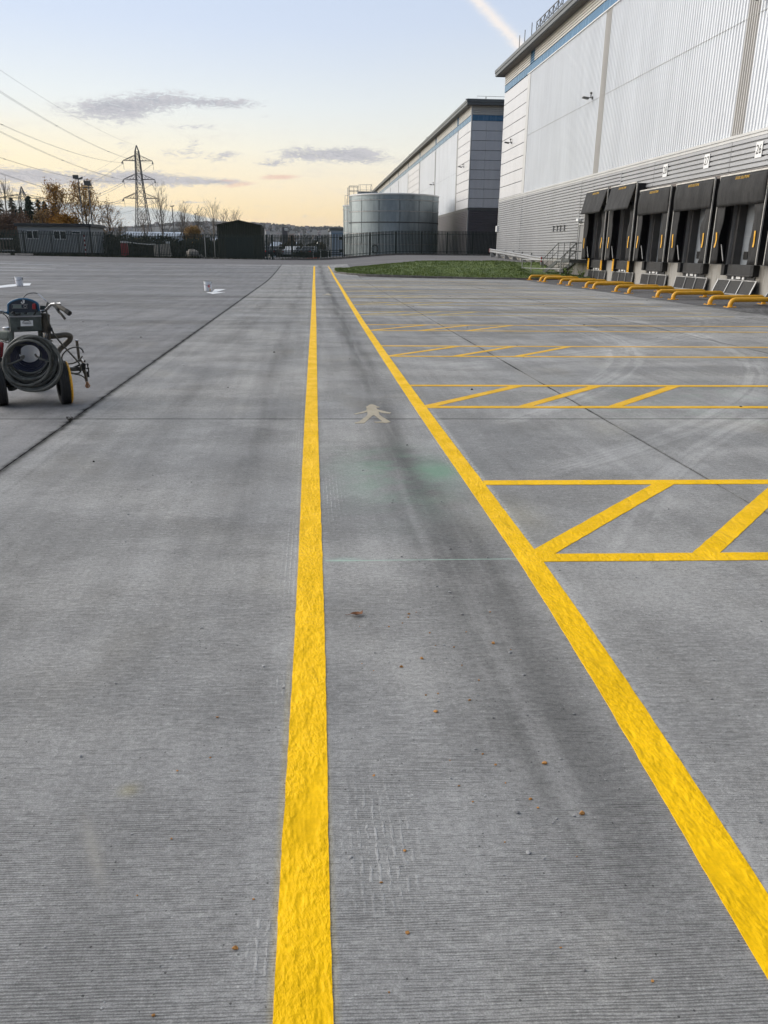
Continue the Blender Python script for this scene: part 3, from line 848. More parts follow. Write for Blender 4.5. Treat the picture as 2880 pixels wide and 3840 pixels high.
def panel_stack(parent, y0, y1, m, X, z0=6.45, z1=15.55, n=9):
    h = (z1 - z0) / n
    for i in range(n):
        wpart('cladding_panel', MB().box(X - .06, X - .002, y0 + .01, y1 - .01, z0 + i * h + .022, z0 + (i + 1) * h - .022), m, parent, bevel=.012)
XW = 18.3
def eave(parent, y0, y1, over=.85):
    xo = XW - over
    sec = [(xo + .10, 17.02), (xo, 17.06), (xo, 17.28), (xo - .05, 17.32), (xo - .05, 17.56), (xo + .03, 17.64), (xo + .25, 17.66)]
    ya, yb = y0 - over, y1 + over
    def inset(x): return x - xo
    rows = []
    for (x, z) in sec:
        d = x - xo
        rows.append([(60, ya + d, z), (x, ya + d, z), (x, yb - d, z), (60, yb - d, z)])
    mb = MB(); mb.grid(rows)
    wpart('eave_fascia', mb, 'dark_eave_metal', parent)
    mb = MB(); n = 6
    for i in range(n):
        a, b = xo + .1 + (over - .1) * i / n, xo + .1 + (over - .1) * (i + 1) / n
        mb.add([(a, y0 - .0, 17.06), (b - .03, y0, 17.06), (b - .03, yb - .2, 17.06), (a, yb - .2, 17.06), (b, y0, 17.03), (b, yb - .2, 17.03)], [(0, 1, 2, 3), (1, 4, 5, 2)])
    for i in range(5):
        a, b = ya + .1 + (over - .1) * i / 5, ya + .1 + (over - .1) * (i + 1) / 5
        mb.add([(xo + .1, a, 17.055), (xo + .1, b - .03, 17.055), (60, b - .03, 17.055), (60, a, 17.055), (xo + .1, b, 17.025), (60, b, 17.025)], [(0, 1, 2, 3), (1, 4, 5, 2)])
    wpart('soffit', mb, 'soffit_metal', parent)
    wpart('roof', MB().box(xo + .26, 59.9, ya + .26, yb - .26, 17.07, 17.64), 'roof_membrane', parent)

near = thing('distribution_warehouse', 'large silver and white warehouse with numbered loading docks along its side', 'warehouse', (XW, 30, 0))
Y0, Y1 = -20.0, 78.7
# core behind the cladding
c = MB()
c.box(XW + .05, 60, Y0, Y1, 5.45, 17.06)
c.box(XW + .05, 60, Y0, 26.0, -.3, 5.449).box(XW + .05, 60, 52.12, Y1, -.3, 5.449).box(18.96, 60, 26.0, 52.12, -.3, 5.449)
c.box(XW + .05, 18.959, 26.001, 47.6, 4.96, 5.449)
wpart('wall', c, 'dark_grey_lining', near)
DOCKS = [(28.38, 4.79), (32.70, 4.79), (36.98, 4.79), (41.32, 4.79), (45.66, 5.28), (50.05, 5.28)]
DOCKS = [(28.38, 4.79), (32.72, 4.79), (36.98, 4.79), (41.32, 4.79), (45.66, 5.28), (49.98, 5.28)]
b = MB(); prev = 26.002
for (yc, zt_) in DOCKS:
    b.box(18.33, 18.955, prev, yc - 1.03, 1.19, 4.955); prev = yc + 1.03
    b.box(18.33, 18.955, yc - 1.029, yc + 1.029, 4.25, 4.954)
b.box(18.33, 18.955, prev, 52.115, 1.19, 4.955)
wpart('dock_back_wall', b, 'dark_grey_lining', near)
p = MB(); p.box(18.25, 18.955, 26.003, 52.114, -.3, 1.188)
wpart('dock_wall', p, 'stained_concrete_wall', near)
wpart('plinth', MB().box(XW - .02, XW + .049, 52.115, Y1, -.3, 1.19), 'stained_concrete_wall', near)
wpart('plinth', MB().box(XW - .02, XW + .049, Y0, 26.0, -.3, 1.19), 'stained_concrete_wall', near)
for (ya, yb) in ((54.52, 70.0), (70.06, Y1)):
    wpart('cladding_sheet', ribs_h(XW, ya, yb, 1.19, 6.2, .186, .09), 'silver_cladding', near)
wpart('cladding_sheet', ribs_h(XW, 52.12, 54.46, 3.55, 6.2, .186, .09), 'silver_cladding', near)
for (ya, yb) in ((26.0, 35.0), (35.03, 42.9), (42.93, 47.5)):
    wpart('cladding_sheet', ribs_h(XW, ya, yb, 4.97, 6.2, .205, .09), 'silver_cladding', near)
wpart('cladding_sheet', ribs_h(XW, 47.6, 52.1, 5.46, 6.2, .186, .09), 'silver_cladding', near)
wpart('cladding_sheet', ribs_h(XW, Y0, 25.97, 1.19, 6.2, .2, .09), 'silver_cladding', near)
wpart('vertical_trim', MB().box(XW - .10, XW + .04, 69.985, 70.075, 1.1, 6.2), 'silver_cladding', near)
wpart('vertical_trim', MB().box(XW - .10, XW + .04, 47.50, 47.60, 4.93, 6.19), 'silver_cladding', near)
wpart('corner_trim', MB().box(XW - .08, XW + .05, Y1 - .02, Y1 + .08, 0, 6.2), 'light_trim', near)
wpart('dock_lintel', MB().box(XW - .02, XW + .045, 26.0, 47.5, 4.84, 4.965), 'brown_lintel', near)
wpart('dock_lintel', MB().box(XW + .0, XW + .3, 47.62, 52.1, 5.30, 5.448), 'brown_lintel', near)
fl = MB().box(XW - .10, XW + .04, Y0, Y1 + .1, 6.2, 6.24).box(XW - .07, XW + .04, Y0, Y1 + .1, 6.245, 6.33).box(XW - .11, XW + .04, Y0, Y1 + .1, 6.335, 6.44)
wpart('flashing', fl, 'light_trim', near)
panel_stack(near, 70.55, Y1 + .05, 'white_panel', XW)
wpart('vertical_trim', MB().box(XW - .075, XW + .04, 69.75, 70.55, 6.45, 15.55), 'light_trim', near)
segs = [(52.62, 69.74), (35.28, 51.70), (17.9, 34.36), (.6, 16.98), (Y0, -.32)]
for (ya, yb) in segs:
    for (za, zb) in ((6.45, 10.875), (10.885, 15.55)):
        wpart('ribbed_panel', ribs_v(XW, ya, yb, za, zb, .25, .046), 'white_ribbed_sheet', near)
for (ya, yb) in ((51.70, 52.62), (34.36, 35.28), (16.98, 17.9), (-.32, .6)):
    wpart('ribbed_strip', ribs_v(XW - .005, ya, yb, 6.45, 15.55, .184, .06), 'beige_ribbed_sheet', near)
wpart('lap_strip', MB().box(XW - .052, XW + .02, Y0, 69.7, 10.872, 10.888), 'grey_trim', near)
wpart('drip_strip', MB().box(XW - .12, XW + .04, Y0, 70.55, 15.54, 15.60), 'sign_white', near)
wpart('blue_band', MB().box(XW - .07, XW + .04, Y0, Y1 + .06, 15.605, 16.15), 'blue_band_paint', near)
for (ya, yb) in ((70.0, Y1 + .03), (52.4, 68.75), (35.0, 51.2), (17.5, 33.8), (Y0, 16.3)):
    wpart('eave_cladding', ribs_h(XW, ya, yb, 16.15, 17.06, .18, .10), 'cream_ribbed_sheet', near)
for (ya, yb) in ((68.75, 70.0), (51.2, 52.4), (33.8, 35.0), (16.3, 17.5)):
    wpart('louvre_panel', ribs_h(XW, ya, yb, 16.15, 17.06, .18, .10), 'blue_band_paint', near)
eave(near, Y0, Y1)
for y in (72.2, 70.5, 68.4):
    wpart('lightning_rod', MB().tube([(17.75, y, 17.6), (17.75, y, 18.75)], .03, 6), 'pole_steel', near)
mb = MB(); ys_ = frange(60.2, 66.8, 1.1)
for y in ys_: mb.bar((17.7, y, 17.6), (17.7, y, 18.4), .05)
mb.bar((17.7, 60.2, 18.4), (17.7, 66.8, 18.4), .05).bar((17.7, 60.2, 17.95), (17.7, 66.8, 17.95), .05)
for a, b_ in zip(ys_, ys_[1:]):
    m_ = (a + b_) / 2; mb.bar((17.7, a, 18.4), (17.7, m_, 17.95), .035).bar((17.7, m_, 17.95), (17.7, b_, 18.4), .035)
wpart('roof_guardrail', mb, 'pole_steel', near)
mb = MB()
for y in (56.5, 52.0, 47.5): mb.tube([(17.75, y, 17.6), (17.75, y, 18.7)], .03, 6)
wpart('lightning_rod', mb, 'pole_steel', near)
# door beside the docks
dr = wpart('door', MB().box(XW - .01, XW + .06, 52.58, 54.36, 1.2, 3.42), 'grey_trim', near, label='grey steel personnel door at the top of the stairs')
wpart('handle', MB().box(XW - .05, XW - .011, 52.75, 52.9, 2.2, 2.25), 'pole_steel', dr)
wpart('door_frame', MB().box(XW - .07, XW + .05, 54.36, 54.46, 1.2, 3.55).box(XW - .07, XW + .05, 52.48, 52.58, 1.2, 3.55).box(XW - .085, XW + .05, 52.46, 54.48, 3.42, 3.5), 'light_trim', near)
for y in (57.49, 58.39, 59.17, 60.11):
    wpart('bracket', MB().box(XW - .16, XW - .03, y - .03, y + .03, 3.16, 3.52).box(XW - .24, XW - .03, y - .14, y + .14, 3.47, 3.52).box(XW - .22, XW - .03, y - .1, y + .1, 3.13, 3.18), 'grey_trim', near)
wpart('wall_vent', MB().box(XW - .12, XW - .03, 60.6, 61.5, 1.55, 1.75), 'grey_trim', near)
# dock doors and jambs
for i, (yc, ztop) in enumerate(DOCKS):
    d = wpart('dock_door', MB().box(18.62, 18.66, yc - 1.025, yc + 1.025, 1.19, 4.24), 'pale_door_panel', near)
    gr = MB()
    for z in (1.75, 2.36, 2.97, 3.58): gr.box(18.612, 18.619, yc - 1.02, yc + 1.02, z - .006, z + .006)
    wpart('panel_joint', gr, 'grey_trim', d)
    wpart('window', MB().box(18.60, 18.619, yc - .35, yc + .20, 2.80, 3.24), 'dark_glass', d)
    wpart('vent', MB().box(18.59, 18.619, yc + .42, yc + .74, 1.42, 1.74).box(18.58, 18.589, yc + .42, yc + .74, 1.56, 1.6), 'print_black', d)
    for s_ in (1, -1):
        wpart('jamb', MB().box(18.27, 18.615, min(s_ * .96, s_ * 1.028) + yc, max(s_ * .96, s_ * 1.028) + yc, 1.19, 4.24), 'dark_grey_lining', near)
        wpart('post_guard', MB().box(18.22, 18.328, min(s_ * 1.30, s_ * 1.42) + yc, max(s_ * 1.30, s_ * 1.42) + yc, 1.19, 4.6), 'grey_trim', near) if s_ > 0 else None

# dock shelters --------------------------------------------------
def curtain(rows):
    return MB().grid(rows)
def shelter(yc, ztop, name_l, flared, idx):
    X0 = 17.72; zb = 1.227
    t = thing('dock_shelter', name_l, 'dock shelter', (X0, yc, zb), 'dock shelters along the loading wall')
    H = ztop - zb; W = 1.875
    rnd = random.Random(idx * 7 + 3)
    sd = rnd.random() * 90
    for s in (1, -1): part('side_fabric', MB().box(.03, .60, min(s * (W - .06), s * (W - .03)), max(s * (W - .06), s * (W - .03)), 0, H - .03), 'black_fabric', t)
    part('top_cover', MB().hexa([(.03, -W + .02, H - .06), (.57, -W + .02, H - .12), (.57, W - .02, H - .12), (.03, W - .02, H - .06), (.03, -W + .02, H - .02), (.57, -W + .02, H - .08), (.57, W - .02, H - .08), (.03, W - .02, H - .02)]), 'black_fabric', t)
    # front curtains: y grows away from the camera
    for s in (1, -1):
        rows = []
        for j in range(15):
            z = H * .76 * (1 - j / 14)
            w = (.60 if s > 0 else .72) - .06 * sstep(.2, .9, j / 14) + mnoise.noise((z * 1.1, sd, s)) * .10 + (.05 * math.sin(j * .7 + sd) if s < 0 else 0)
            r = []
            for i in range(7):
                u = i / 6; y = s * (W - .02 - w * u)
                x = mnoise.noise((z * 1.0 + sd, y * 1.8, s * 3)) * .07 * u + mnoise.noise((z * 2.6 + sd, y * 3.5, s * 5)) * .03 + .02 * u
                r.append((x, y, z))
            rows.append(r if s < 0 else r[::-1])
        o = part('side_curtain', curtain(rows), 'dock_curtain_fabric', t, 80)
        so = o.modifiers.new('thick', 'SOLIDIFY'); so.thickness = .012; so.offset = 0
        ys0 = s * (W - (.30 if s > 0 else .36)); st = []
        for j in range(7):
            z = .68 + .62 * j / 6; x = mnoise.noise((z * 1.0 + sd, ys0 * 1.8, s * 3)) * .07 * .5 + mnoise.noise((z * 2.6 + sd, ys0 * 3.5, s * 5)) * .03 - .035
            wv = math.sin(j * .8 + sd) * .012
            st.append([(x, ys0 + .05 + wv, z), (x, ys0 - .05 + wv, z)])
        q = part('yellow_stripe', MB().grid(st), 'stripe_yellow', o)
        so = q.modifiers.new('thick', 'SOLIDIFY'); so.thickness = .006; so.offset = 0
    rows = []; dep = 1.20 if not flared else 1.30
    for j in range(11):
        u = j / 10; z = H - .03 - dep * u; r = []
        for i in range(17):
            v = i / 16; y = lerp(W - .02 - (.0 if not flared else .0), -W + .02 + (.26 * u if flared else 0), v)
            x = -.03 - (.30 * u if flared else (.05 * math.sin(u * 3.0))) + mnoise.noise((y * 1.3 + sd, z * .5, 2)) * .045 * u + mnoise.noise((y * 4 + sd, z * 2, 6)) * .012 * u
            r.append((x, y, z - (.02 * mnoise.noise((y * 1.2, sd, 4)) if j == 10 else 0)))
        rows.append(r)
    h = part('head_curtain', curtain(rows), 'dock_curtain_fabric', t, 80)
    so = h.modifiers.new('thick', 'SOLIDIFY'); so.thickness = .012; so.offset = 0
    tm = link('lettering', LETTERING, None, h)
    tm.rotation_euler = (math.pi / 2, 0, -math.pi / 2); tm.location = (-.05 - (.035 if flared else 0.02), .02, H - .17)
    if flared: tm.rotation_euler = (D2R(77), 0, -math.pi / 2); tm.location = (-.085, .02, H - .17)
    part('edge_trim', MB().box(-.035, .03, W - .018, W + .022, 0, H), 'aluminium_trim', t, bevel=.004)
    part('edge_trim', MB().box(-.035, .03, -W - .022, -W + .018, 0, H), 'aluminium_trim', t, bevel=.004)
    part('top_trim', MB().box(-.05, .04, -W - .02, W + .02, H - .028, H + .035), 'aluminium_trim', t, bevel=.006)
    part('brace', MB().tube([(.10, W - .60, .80), (.14, W - .86, .12)], .022, 6), 'galvanised_steel', t)
    return t
LETTERING = text_mesh('DOCK SOLUTIONS', .155, .003, .28, .80)
LETTERING.materials.append(MATS['print_yellow'])
SL = ['black dock shelter cut by the right edge of the photo', 'nearest whole black dock shelter, below the largest looking number sign', 'middle one of the three lower black dock shelters', 'lower black dock shelter beside the first taller one',
      'taller flared dock shelter under the stepped lintel, away from the door', 'taller flared dock shelter right beside the grey personnel door']
for i, (yc, ztop) in enumerate(DOCKS): shelter(yc, ztop, SL[i], i >= 4, i)

NM = ['at the right edge of the photo', 'under the nearest whole shelter', 'under the middle lower shelter', 'farthest of the black ones', 'second from the stairs', 'nearest the stairs']
NG = ['cut by the right edge of the photo', 'most tilted, nearest whole one', 'under the middle lower shelter', 'under the last lower shelter', 'second from the grey stairs', 'nearest the grey stairs']
for i, (yc, ztop) in enumerate(DOCKS):
    yel = i >= 4
    t = thing('dock_leveller', ('dark steel dock leveller with yellow faced bumpers, ' if yel else 'dark steel dock leveller with black bumpers, ') + NM[i], 'dock leveller', (18.25, yc, 0), 'dock levellers in the concrete dock wall')
    mb = MB().box(-.16, .05, -.98, .98, .74, 1.215).box(-.20, -.161, -.97, .97, .74, .80)
    part('lip', mb, 'leveller_steel', t, bevel=.012)
    part('hinge_shadow_gap', MB().box(-.03, .04, -1.25, 1.25, .60, .735), 'black_fabric', t) if False else None
    part('frame', MB().box(-.05, -.002, -1.1, 1.1, .56, .735), 'grille_dark', t)
    for s in (1, -1):
        bz = (.76, 1.21) if not yel else (.60, 1.30)
        bp = part('bumper', MB().box(-.28, -.003, s * 1.03 - (.0 if s > 0 else .28), s * 1.03 + (.28 if s > 0 else 0), bz[0], bz[1]), 'black_rubber', t, bevel=.02)
        ym = s * 1.17
        if yel:
            fp = part('face_plate', MB().box(-.305, -.281, ym - .13, ym + .13, bz[0] + .01, bz[1] - .01), 'safety_yellow', bp, bevel=.006)
        mb = MB()
        for z in (bz[0] + .1, bz[1] - .1): mb.lathe([(.035, 0), (.03, -.012)], 8, (-.281 if not yel else -.306, ym, z), 'x')
        part('bolt', mb, 'print_black', bp)
    for y in (-.35, .5):  # plain white blocks below the lip
        part('pale_block', MB().box(-.13, -.051, y - .07, y + .07, .62, .735), 'sign_white', t)
    part('pale_block', MB().box(-.13, -.051, -.12, .22, .64, .735), 'sign_white', t)
    # steel guard in front of the pit
    g_ = thing('grille_guard', 'louvred steel grille guard ' + NG[i], 'grille', ((17.78, 17.82, 18.0, 18.08, 18.1, 18.1)[i], yc, zt(17.8, yc) + .02), 'grille guards leaning below the docks')
    lean = (.36, .30, .12, .06, .05, .05)[i]; hh = .56; hw = 1.55
    sk = .12 if i == 1 else 0
    def q(u, v, o=0): return (o + lean * v, hw * u + sk * v * (1 if i == 1 else 0), hh * v)
    fr = MB()
    for (a, b_) in (((-1, 0), (1, 0)), ((-1, 1), (1, 1)), ((-1, 0), (-1, 1)), ((1, 0), (1, 1))):
        fr.bar(q(*a), q(*b_), .05)
    part('frame', fr, 'galvanised_steel' if i >= 3 else 'galvanised_steel', g_)
    for u in (-.33, .33): part('mullion', MB().bar(q(u, 0, -.008), q(u, 1, -.008), .035), 'galvanised_steel', g_)
    sl = MB()
    for k in range(15):
        v = .05 + .9 * k / 14; sl.bar(q(-.97, v, .012), q(.97, v, .012), .010, .012)
    part('grille_bar', sl, 'pole_steel' if i in (0, 1) else 'grille_dark', g_, kind='stuff')
    part('backing', MB().hexa([q(-.98, .02, .03), q(-.98, .02, .04), q(.98, .02, .04), q(.98, .02, .03), q(-.98, .98, .03), q(-.98, .98, .04), q(.98, .98, .04), q(.98, .98, .03)]), 'grille_dark', g_)
# numbered signs
for (num, y) in (('26', 32.75), ('27', 37.12), ('28', 41.5)):
    s_ = thing('number_sign', 'white sign with the dock number ' + {'26': 'twenty-six', '27': 'twenty-seven', '28': 'twenty-eight'}[num] + ' on the silver cladding', 'sign', (XW - .105, y, 5.66), 'white dock number signs')
    part('sign_plate', MB().box(-.012, .0, -.25, .25, -.30, .30), 'sign_white', s_, bevel=.003)
    me = text_mesh(num, .50, .002, 0, .82); me.materials.append(MATS['print_black'])
    o = link('numerals', me, None, s_); o.rotation_euler = (math.pi / 2, 0, -math.pi / 2); o.location = (-.0155, 0, .0)
def floodlight(x, y, z, label, face=-1):
    t = thing('floodlight', label, 'floodlight', (x, y, z), 'floodlights on the warehouse walls'); t.scale = (.72, .72, .72)
    part('arm', MB().bar((0, 0, 0), (-.42, 0, .02), .06).bar((-.04, 0, -.12), (-.04, 0, .12), .12, .05).bar((-.18, .0, .02), (-.18, 0, .36), .06), 'pole_steel', t)
    part('lamp_head', MB().hexa([(-.95, -.2, -.02), (-.40, -.2, -.13), (-.40, .2, -.13), (-.95, .2, -.02), (-.92, -.2, .10), (-.38, -.2, .03), (-.38, .2, .03), (-.92, .2, .10)]), 'pole_steel', t, bevel=.02)
    part('sensor', MB().box(-.26, -.10, -.07, .07, .30, .46), 'pole_steel', t)
floodlight(XW - .05, 53.9, 11.05, 'dark floodlight on the ribbed wall of the near warehouse, above the docks')
floodlight(XW - .06, 74.9, 10.95, 'dark floodlight on the smooth white panels of the near warehouse')
floodlight(XW - .05, 34.0, 11.3, 'dark floodlight high on the ribbed wall at the top right corner')
t = thing('wall_lamp', 'small white wall lamp above the grey personnel door', 'lamp', (XW - .06, 54.18, 3.72)); part('housing', MB().box(-.28, -.03, -.22, .22, -.09, .09), 'sign_white', t, bevel=.03); part('base', MB().box(-.03, .0, -.1, .1, -.07, .07), 'light_trim', t)
t = thing('alarm_box', 'white alarm box fixed at the far corner of the silver cladding', 'alarm box', (XW - .06, 78.5, 3.75)); part('cover', MB().box(-.22, 0, -.2, .2, -.27, .27), 'sign_white', t, bevel=.03); part('base', MB().box(-.0, .05, -.22, .22, -.29, .29), 'light_trim', t)

# ------------------------------------------------------------------ second warehouse
farw = thing('distribution_warehouse', 'matching warehouse further off with a charcoal base, partly behind the big tank', 'warehouse', (XW, 165, 0))
A, B = 94.5, 236.0
wpart('wall', MB().box(XW + .06, 60, A + .06, B, -1.0, 17.06), 'charcoal_cladding', farw)
for (ya, yb) in ((A, 102.4), (102.46, 120), (120.06, 160), (160.06, B)):
    wpart('cladding_sheet', ribs_h(XW, ya, yb, .3, 6.2, .2, .085), 'charcoal_cladding', farw)
wpart('cladding_sheet', ribs_h_end(A, XW, 60, .3, 6.2, .2, .085), 'charcoal_cladding', farw)
wpart('corner_trim', MB().box(XW - .09, XW + .05, A - .09, A + .05, .3, 6.2), 'grey_trim', farw)
wpart('corner_trim', MB().box(XW - .075, XW + .05, A - .075, A + .05, 6.45, 17.06), 'light_trim', farw)
wpart('flashing', MB().box(XW - .1, XW + .05, A - .1, B, 6.2, 6.44).box(XW + .051, 60, A - .1, A + .05, 6.2, 6.44), 'dark_eave_metal', farw)
panel_stack(farw, A + .06, 102.4, 'white_panel', XW); panel_stack(farw, 138.1, 153.4, 'white_panel', XW)
h = (15.55 - 6.45) / 9
for i in range(9):
    za, zb = 6.45 + i * h + .022, 6.45 + (i + 1) * h - .022
    for (xa, xb) in ((XW + .06, 20.0), (20.02, 36), (36.02, 59.9)):
        wpart('cladding_panel', MB().box(xa, xb, A - .06, A + .05, za, zb), 'white_panel', farw, bevel=.012)
for (ya, yb) in ((103.1, 120.3), (120.9, 137.5), (154.0, 170.1), (170.5, 187.2), (187.6, 204), (204.4, 235.9)):
    for (za, zb) in ((6.45, 10.87), (10.89, 15.55)):
        wpart('ribbed_panel', ribs_v(XW, ya, yb, za, zb, .25, .03), 'white_ribbed_sheet', farw)
for (ya, yb) in ((102.4, 103.1), (120.3, 120.9), (137.5, 138.1), (153.4, 154.0), (170.1, 170.5), (187.2, 187.6), (204, 204.4)):
    wpart('vertical_trim', MB().box(XW - .08, XW + .05, ya, yb, 6.45, 15.2), 'grey_trim', farw)
wpart('blue_band', MB().box(XW - .07, XW + .05, A - .07, B, 15.56, 16.12), 'blue_band_paint', farw)
wpart('blue_band', MB().box(XW + .051, 60, A - .07, A + .05, 15.56, 16.12), 'blue_band_paint', farw)
yy = A
for (ya, yb) in ((A + .05, 102.2), (103.3, 119.6), (120.7, 136.8), (137.9, 153), (154, 170), (171, 188), (189, 235.9)):
    wpart('eave_cladding', ribs_h(XW, ya, yb, 16.13, 17.06, .18, .10), 'cream_ribbed_sheet', farw)
for (ya, yb) in ((102.2, 103.3), (119.6, 120.7), (136.8, 137.9), (153, 154), (170, 171), (188, 189)):
    wpart('louvre_panel', ribs_h(XW, ya, yb, 16.13, 17.06, .18, .10), 'blue_band_paint', farw)
wpart('eave_cladding', ribs_h_end(A, XW + .051, 60, 16.13, 17.06, .18, .10), 'cream_ribbed_sheet', farw)
eave(farw, A, B, .72)
mb = MB()
for y in (96.5, 128.0, 150.0, 175, 200): mb.box(17.9, 18.1, y - .1, y + .1, 17.6, 18.05)
wpart('roof_fixing', mb, 'pole_steel', farw)
wpart('safety_cable', MB().tube([(18.9, 95, 17.6), (18.9, 95, 18.1), (59, 95, 18.1)], .02, 5).tube([(19.9, 95, 17.6), (19.9, 95, 18.05)], .05, 5), 'pole_steel', farw)
floodlight(XW - .05, 97.9, 11.1, 'grey floodlight nearest the corner of the far warehouse')
floodlight(XW - .05, 121.3, 10.9, 'grey floodlight further along the far warehouse wall, above the tank')

# ------------------------------------------------------------------ yellow wheel guides
def guide_meshes():
    L, r, h, rb = 2.15, .075, .235, .17
    pts = [(0, 0, .012)]
    for k in range(7):
        a = math.pi / 2 * k / 6; pts.append((rb - rb * math.cos(a), 0, h - rb + rb * math.sin(a)))
    pts = [(0, 0, .012), (0, 0, .06)] + pts[1:]
    far_ = [(L - p[0], 0, p[2]) for p in pts][::-1]
    bar = MB().tube(pts + far_, r, 14)
    pl = MB().box(-.16, .16, -.13, .13, .0, .014)
    bo = MB()
    for sx_ in (-1, 1):
        for sy_ in (-1, 1): bo.lathe([(.02, .014), (.02, .032), (.012, .036)], 6, (sx_ * .125, sy_ * .1, 0))
    return bar.mesh('bar', 50), pl.mesh('base_plate'), bo.mesh('bolt'), L
gb, gp_, gbo, GL = guide_meshes()
for me, m in ((gb, 'safety_yellow'), (gp_, 'safety_yellow'), (gbo, 'safety_yellow')): me.materials.append(MATS[m])
GY = [24.73, 26.07, 28.9, 30.29, 33.17, 34.65, 37.49, 38.6, 41.2, 42.7, 45.75, 46.6, 49.0]
GLB = ['yellow wheel guide rail cut by the right edge of the photo', 'second yellow wheel guide rail from the camera', 'nearer rail of the second pair of yellow wheel guides', 'farther rail of the second pair of yellow wheel guides',
       'nearer rail of the yellow wheel guide pair below the 27 dock', 'farther rail of the yellow wheel guide pair below the 27 dock', 'nearer rail of the yellow guide pair below the 28 dock', 'farther rail of the yellow guide pair below the 28 dock',
       'farther twin of the fifth pair, in front of the flared dock shelters', 'sixth yellow guide pair, nearer rail', 'nearer rail of the close-set yellow pair by the grass', 'farther rail of the close-set yellow pair by the grass', 'last single yellow wheel guide rail beside the grass kerb']
GLB[8] = 'nearer rail of the yellow guide pair before the flared shelters'; GLB[9] = 'farther rail of the yellow guide pair before the flared shelters'
for y, lb in zip(GY, GLB):
    t = thing('wheel_guide', lb, 'wheel guide', (13.55, y, zt(13.55, y) + .001), 'yellow tubular wheel guides in front of the docks', rz=.16)
    link('bar', gb, None, t)
    for x in (0, GL):
        q_ = link('base_plate', gp_, None, t, (x, 0, 0)); link('bolt', gbo, None, q_)

# ------------------------------------------------------------------ stairs to the personnel door
st = thing('stairs', 'dark steel stairs and landing up to the grey door', 'stairs', (17.3, 56, 0))
wpart('landing', MB().box(16.95, 18.22, 51.95, 54.6, 1.10, 1.19).box(16.93, 16.99, 51.95, 54.6, 1.0, 1.22).box(16.95, 18.22, 51.93, 51.99, 1.0, 1.21), 'stair_steel', st)
NT_, ya, yb = 6, 54.6, 57.9
for k in range(NT_ - 1):
    z = 1.19 - (k + 1) * (1.19 - .14) / NT_; y = ya + (yb - ya) * (k + .5) / (NT_ - .5)
    wpart('tread', MB().box(16.99, 18.15, y - .05, y + .24, z - .045, z), 'tread_grating', st)
for x in (16.94, 18.17):
    wpart('stringer', MB().hexa([(x - .03, ya, .92), (x + .03, ya, .92), (x + .03, yb + .1, .0), (x - .03, yb + .1, .0), (x - .03, ya, 1.2), (x + .03, ya, 1.2), (x + .03, yb + .2, .24), (x - .03, yb + .2, .24)]), 'stair_steel', st)
def rail(parent, pts, r, m, name='handrail'):
    wpart(name, MB().tube(pts, r, 8), m, parent, 50)
for x in (16.93, 18.18):
    sl_ = (1.19 - .14) / (yb - ya)
    f = lambda y, h: (x, y, 1.19 - max(0, (y - ya)) * sl_ + h)
    rail(st, [f(52.0, 1.05)] * 0 + ([f(52.0, 1.05)] if x < 17 else [f(54.55, 1.05)]) + [f(ya, 1.05), f(yb - .1, 1.05), f(yb + .2, .95), f(yb + .25, .5), f(yb - .1, .52)], .027, 'stair_steel')
    rail(st, ([f(52.0, .53)] if x < 17 else [f(54.55, .53)]) + [f(ya, .53), f(yb - .1, .52)], .022, 'stair_steel', 'mid_rail')
    for y in ([52.02, 53.2, 54.5, 55.7, 56.9, 57.8] if x < 17 else [54.5, 55.7, 56.9, 57.8]):
        rail(st, [f(y, -.02), f(y, 1.05)], .022, 'stair_steel', 'post')
rail(st, [(16.93, 52.0, 2.24), (18.1, 52.0, 2.24)], .027, 'stair_steel'); rail(st, [(16.93, 52.0, 1.72), (18.1, 52.0, 1.72)], .022, 'stair_steel', 'mid_rail')
rail(st, [(18.1, 52.0, 1.19), (18.1, 52.0, 2.24)], .022, 'stair_steel', 'post')
wpart('footing', MB().box(16.5, 18.2, 56.6, 59.4, -.2, .17), 'kerb_concrete', st, bevel=.02)
# galvanised handrail on the kerb
hr = thing('handrail', 'galvanised handrail frame standing on the kerb edge before the stairs', 'handrail', (15.3, 56, zt(15.3, 56)))
P4 = [(15.30, 57.9), (15.30, 56.95), (16.1, 53.6)]
P4 = [(14.85, 55.9), (15.3, 55.2), (16.6, 52.6)]
zb_ = [zt(*p) + .02 for p in P4]
for (x, y), z in zip(P4, zb_): rail(hr, [(x, y, z), (x, y, 1.14)], .028, 'galvanised_steel', 'post')
rail(hr, [(*P4[0], 1.14), (*P4[1], 1.14), (*P4[2], 1.14)], .028, 'galvanised_steel', 'top_rail')
rail(hr, [(*P4[0], .58), (*P4[1], .58), (*P4[2], .58)], .022, 'galvanised_steel', 'mid_rail')

# ------------------------------------------------------------------ crash barrier along the base of the cladding
bar_ = thing('crash_barrier', 'galvanised crash barrier on stub posts along the base of the silver cladding', 'crash barrier', (17.5, 68, zt(17.5, 68)))
BX = 17.45; Ya, Yb = 60.2, 78.2
def bz(y): return zt(BX, y)
sec = [(0, 0.0), (-.05, .05), (-.05, .10), (0, .15), (0, .19), (-.05, .24), (-.05, .29), (0, .33)]
mb = MB(); mb.grid([[(BX + dx_, y, bz(y) + .44 + dz_) for dx_, dz_ in sec] for y in frange(Yb, Ya, 1.0)])
o = wpart('beam', mb, 'galvanised_steel', bar_); so = o.modifiers.new('thick', 'SOLIDIFY'); so.thickness = .01
wpart('end_cap', MB().box(BX - .06, BX + .02, Ya - .12, Ya, bz(Ya) + .42, bz(Ya) + .79), 'red_plastic', bar_, bevel=.02, label='reddish end cap of the barrier')
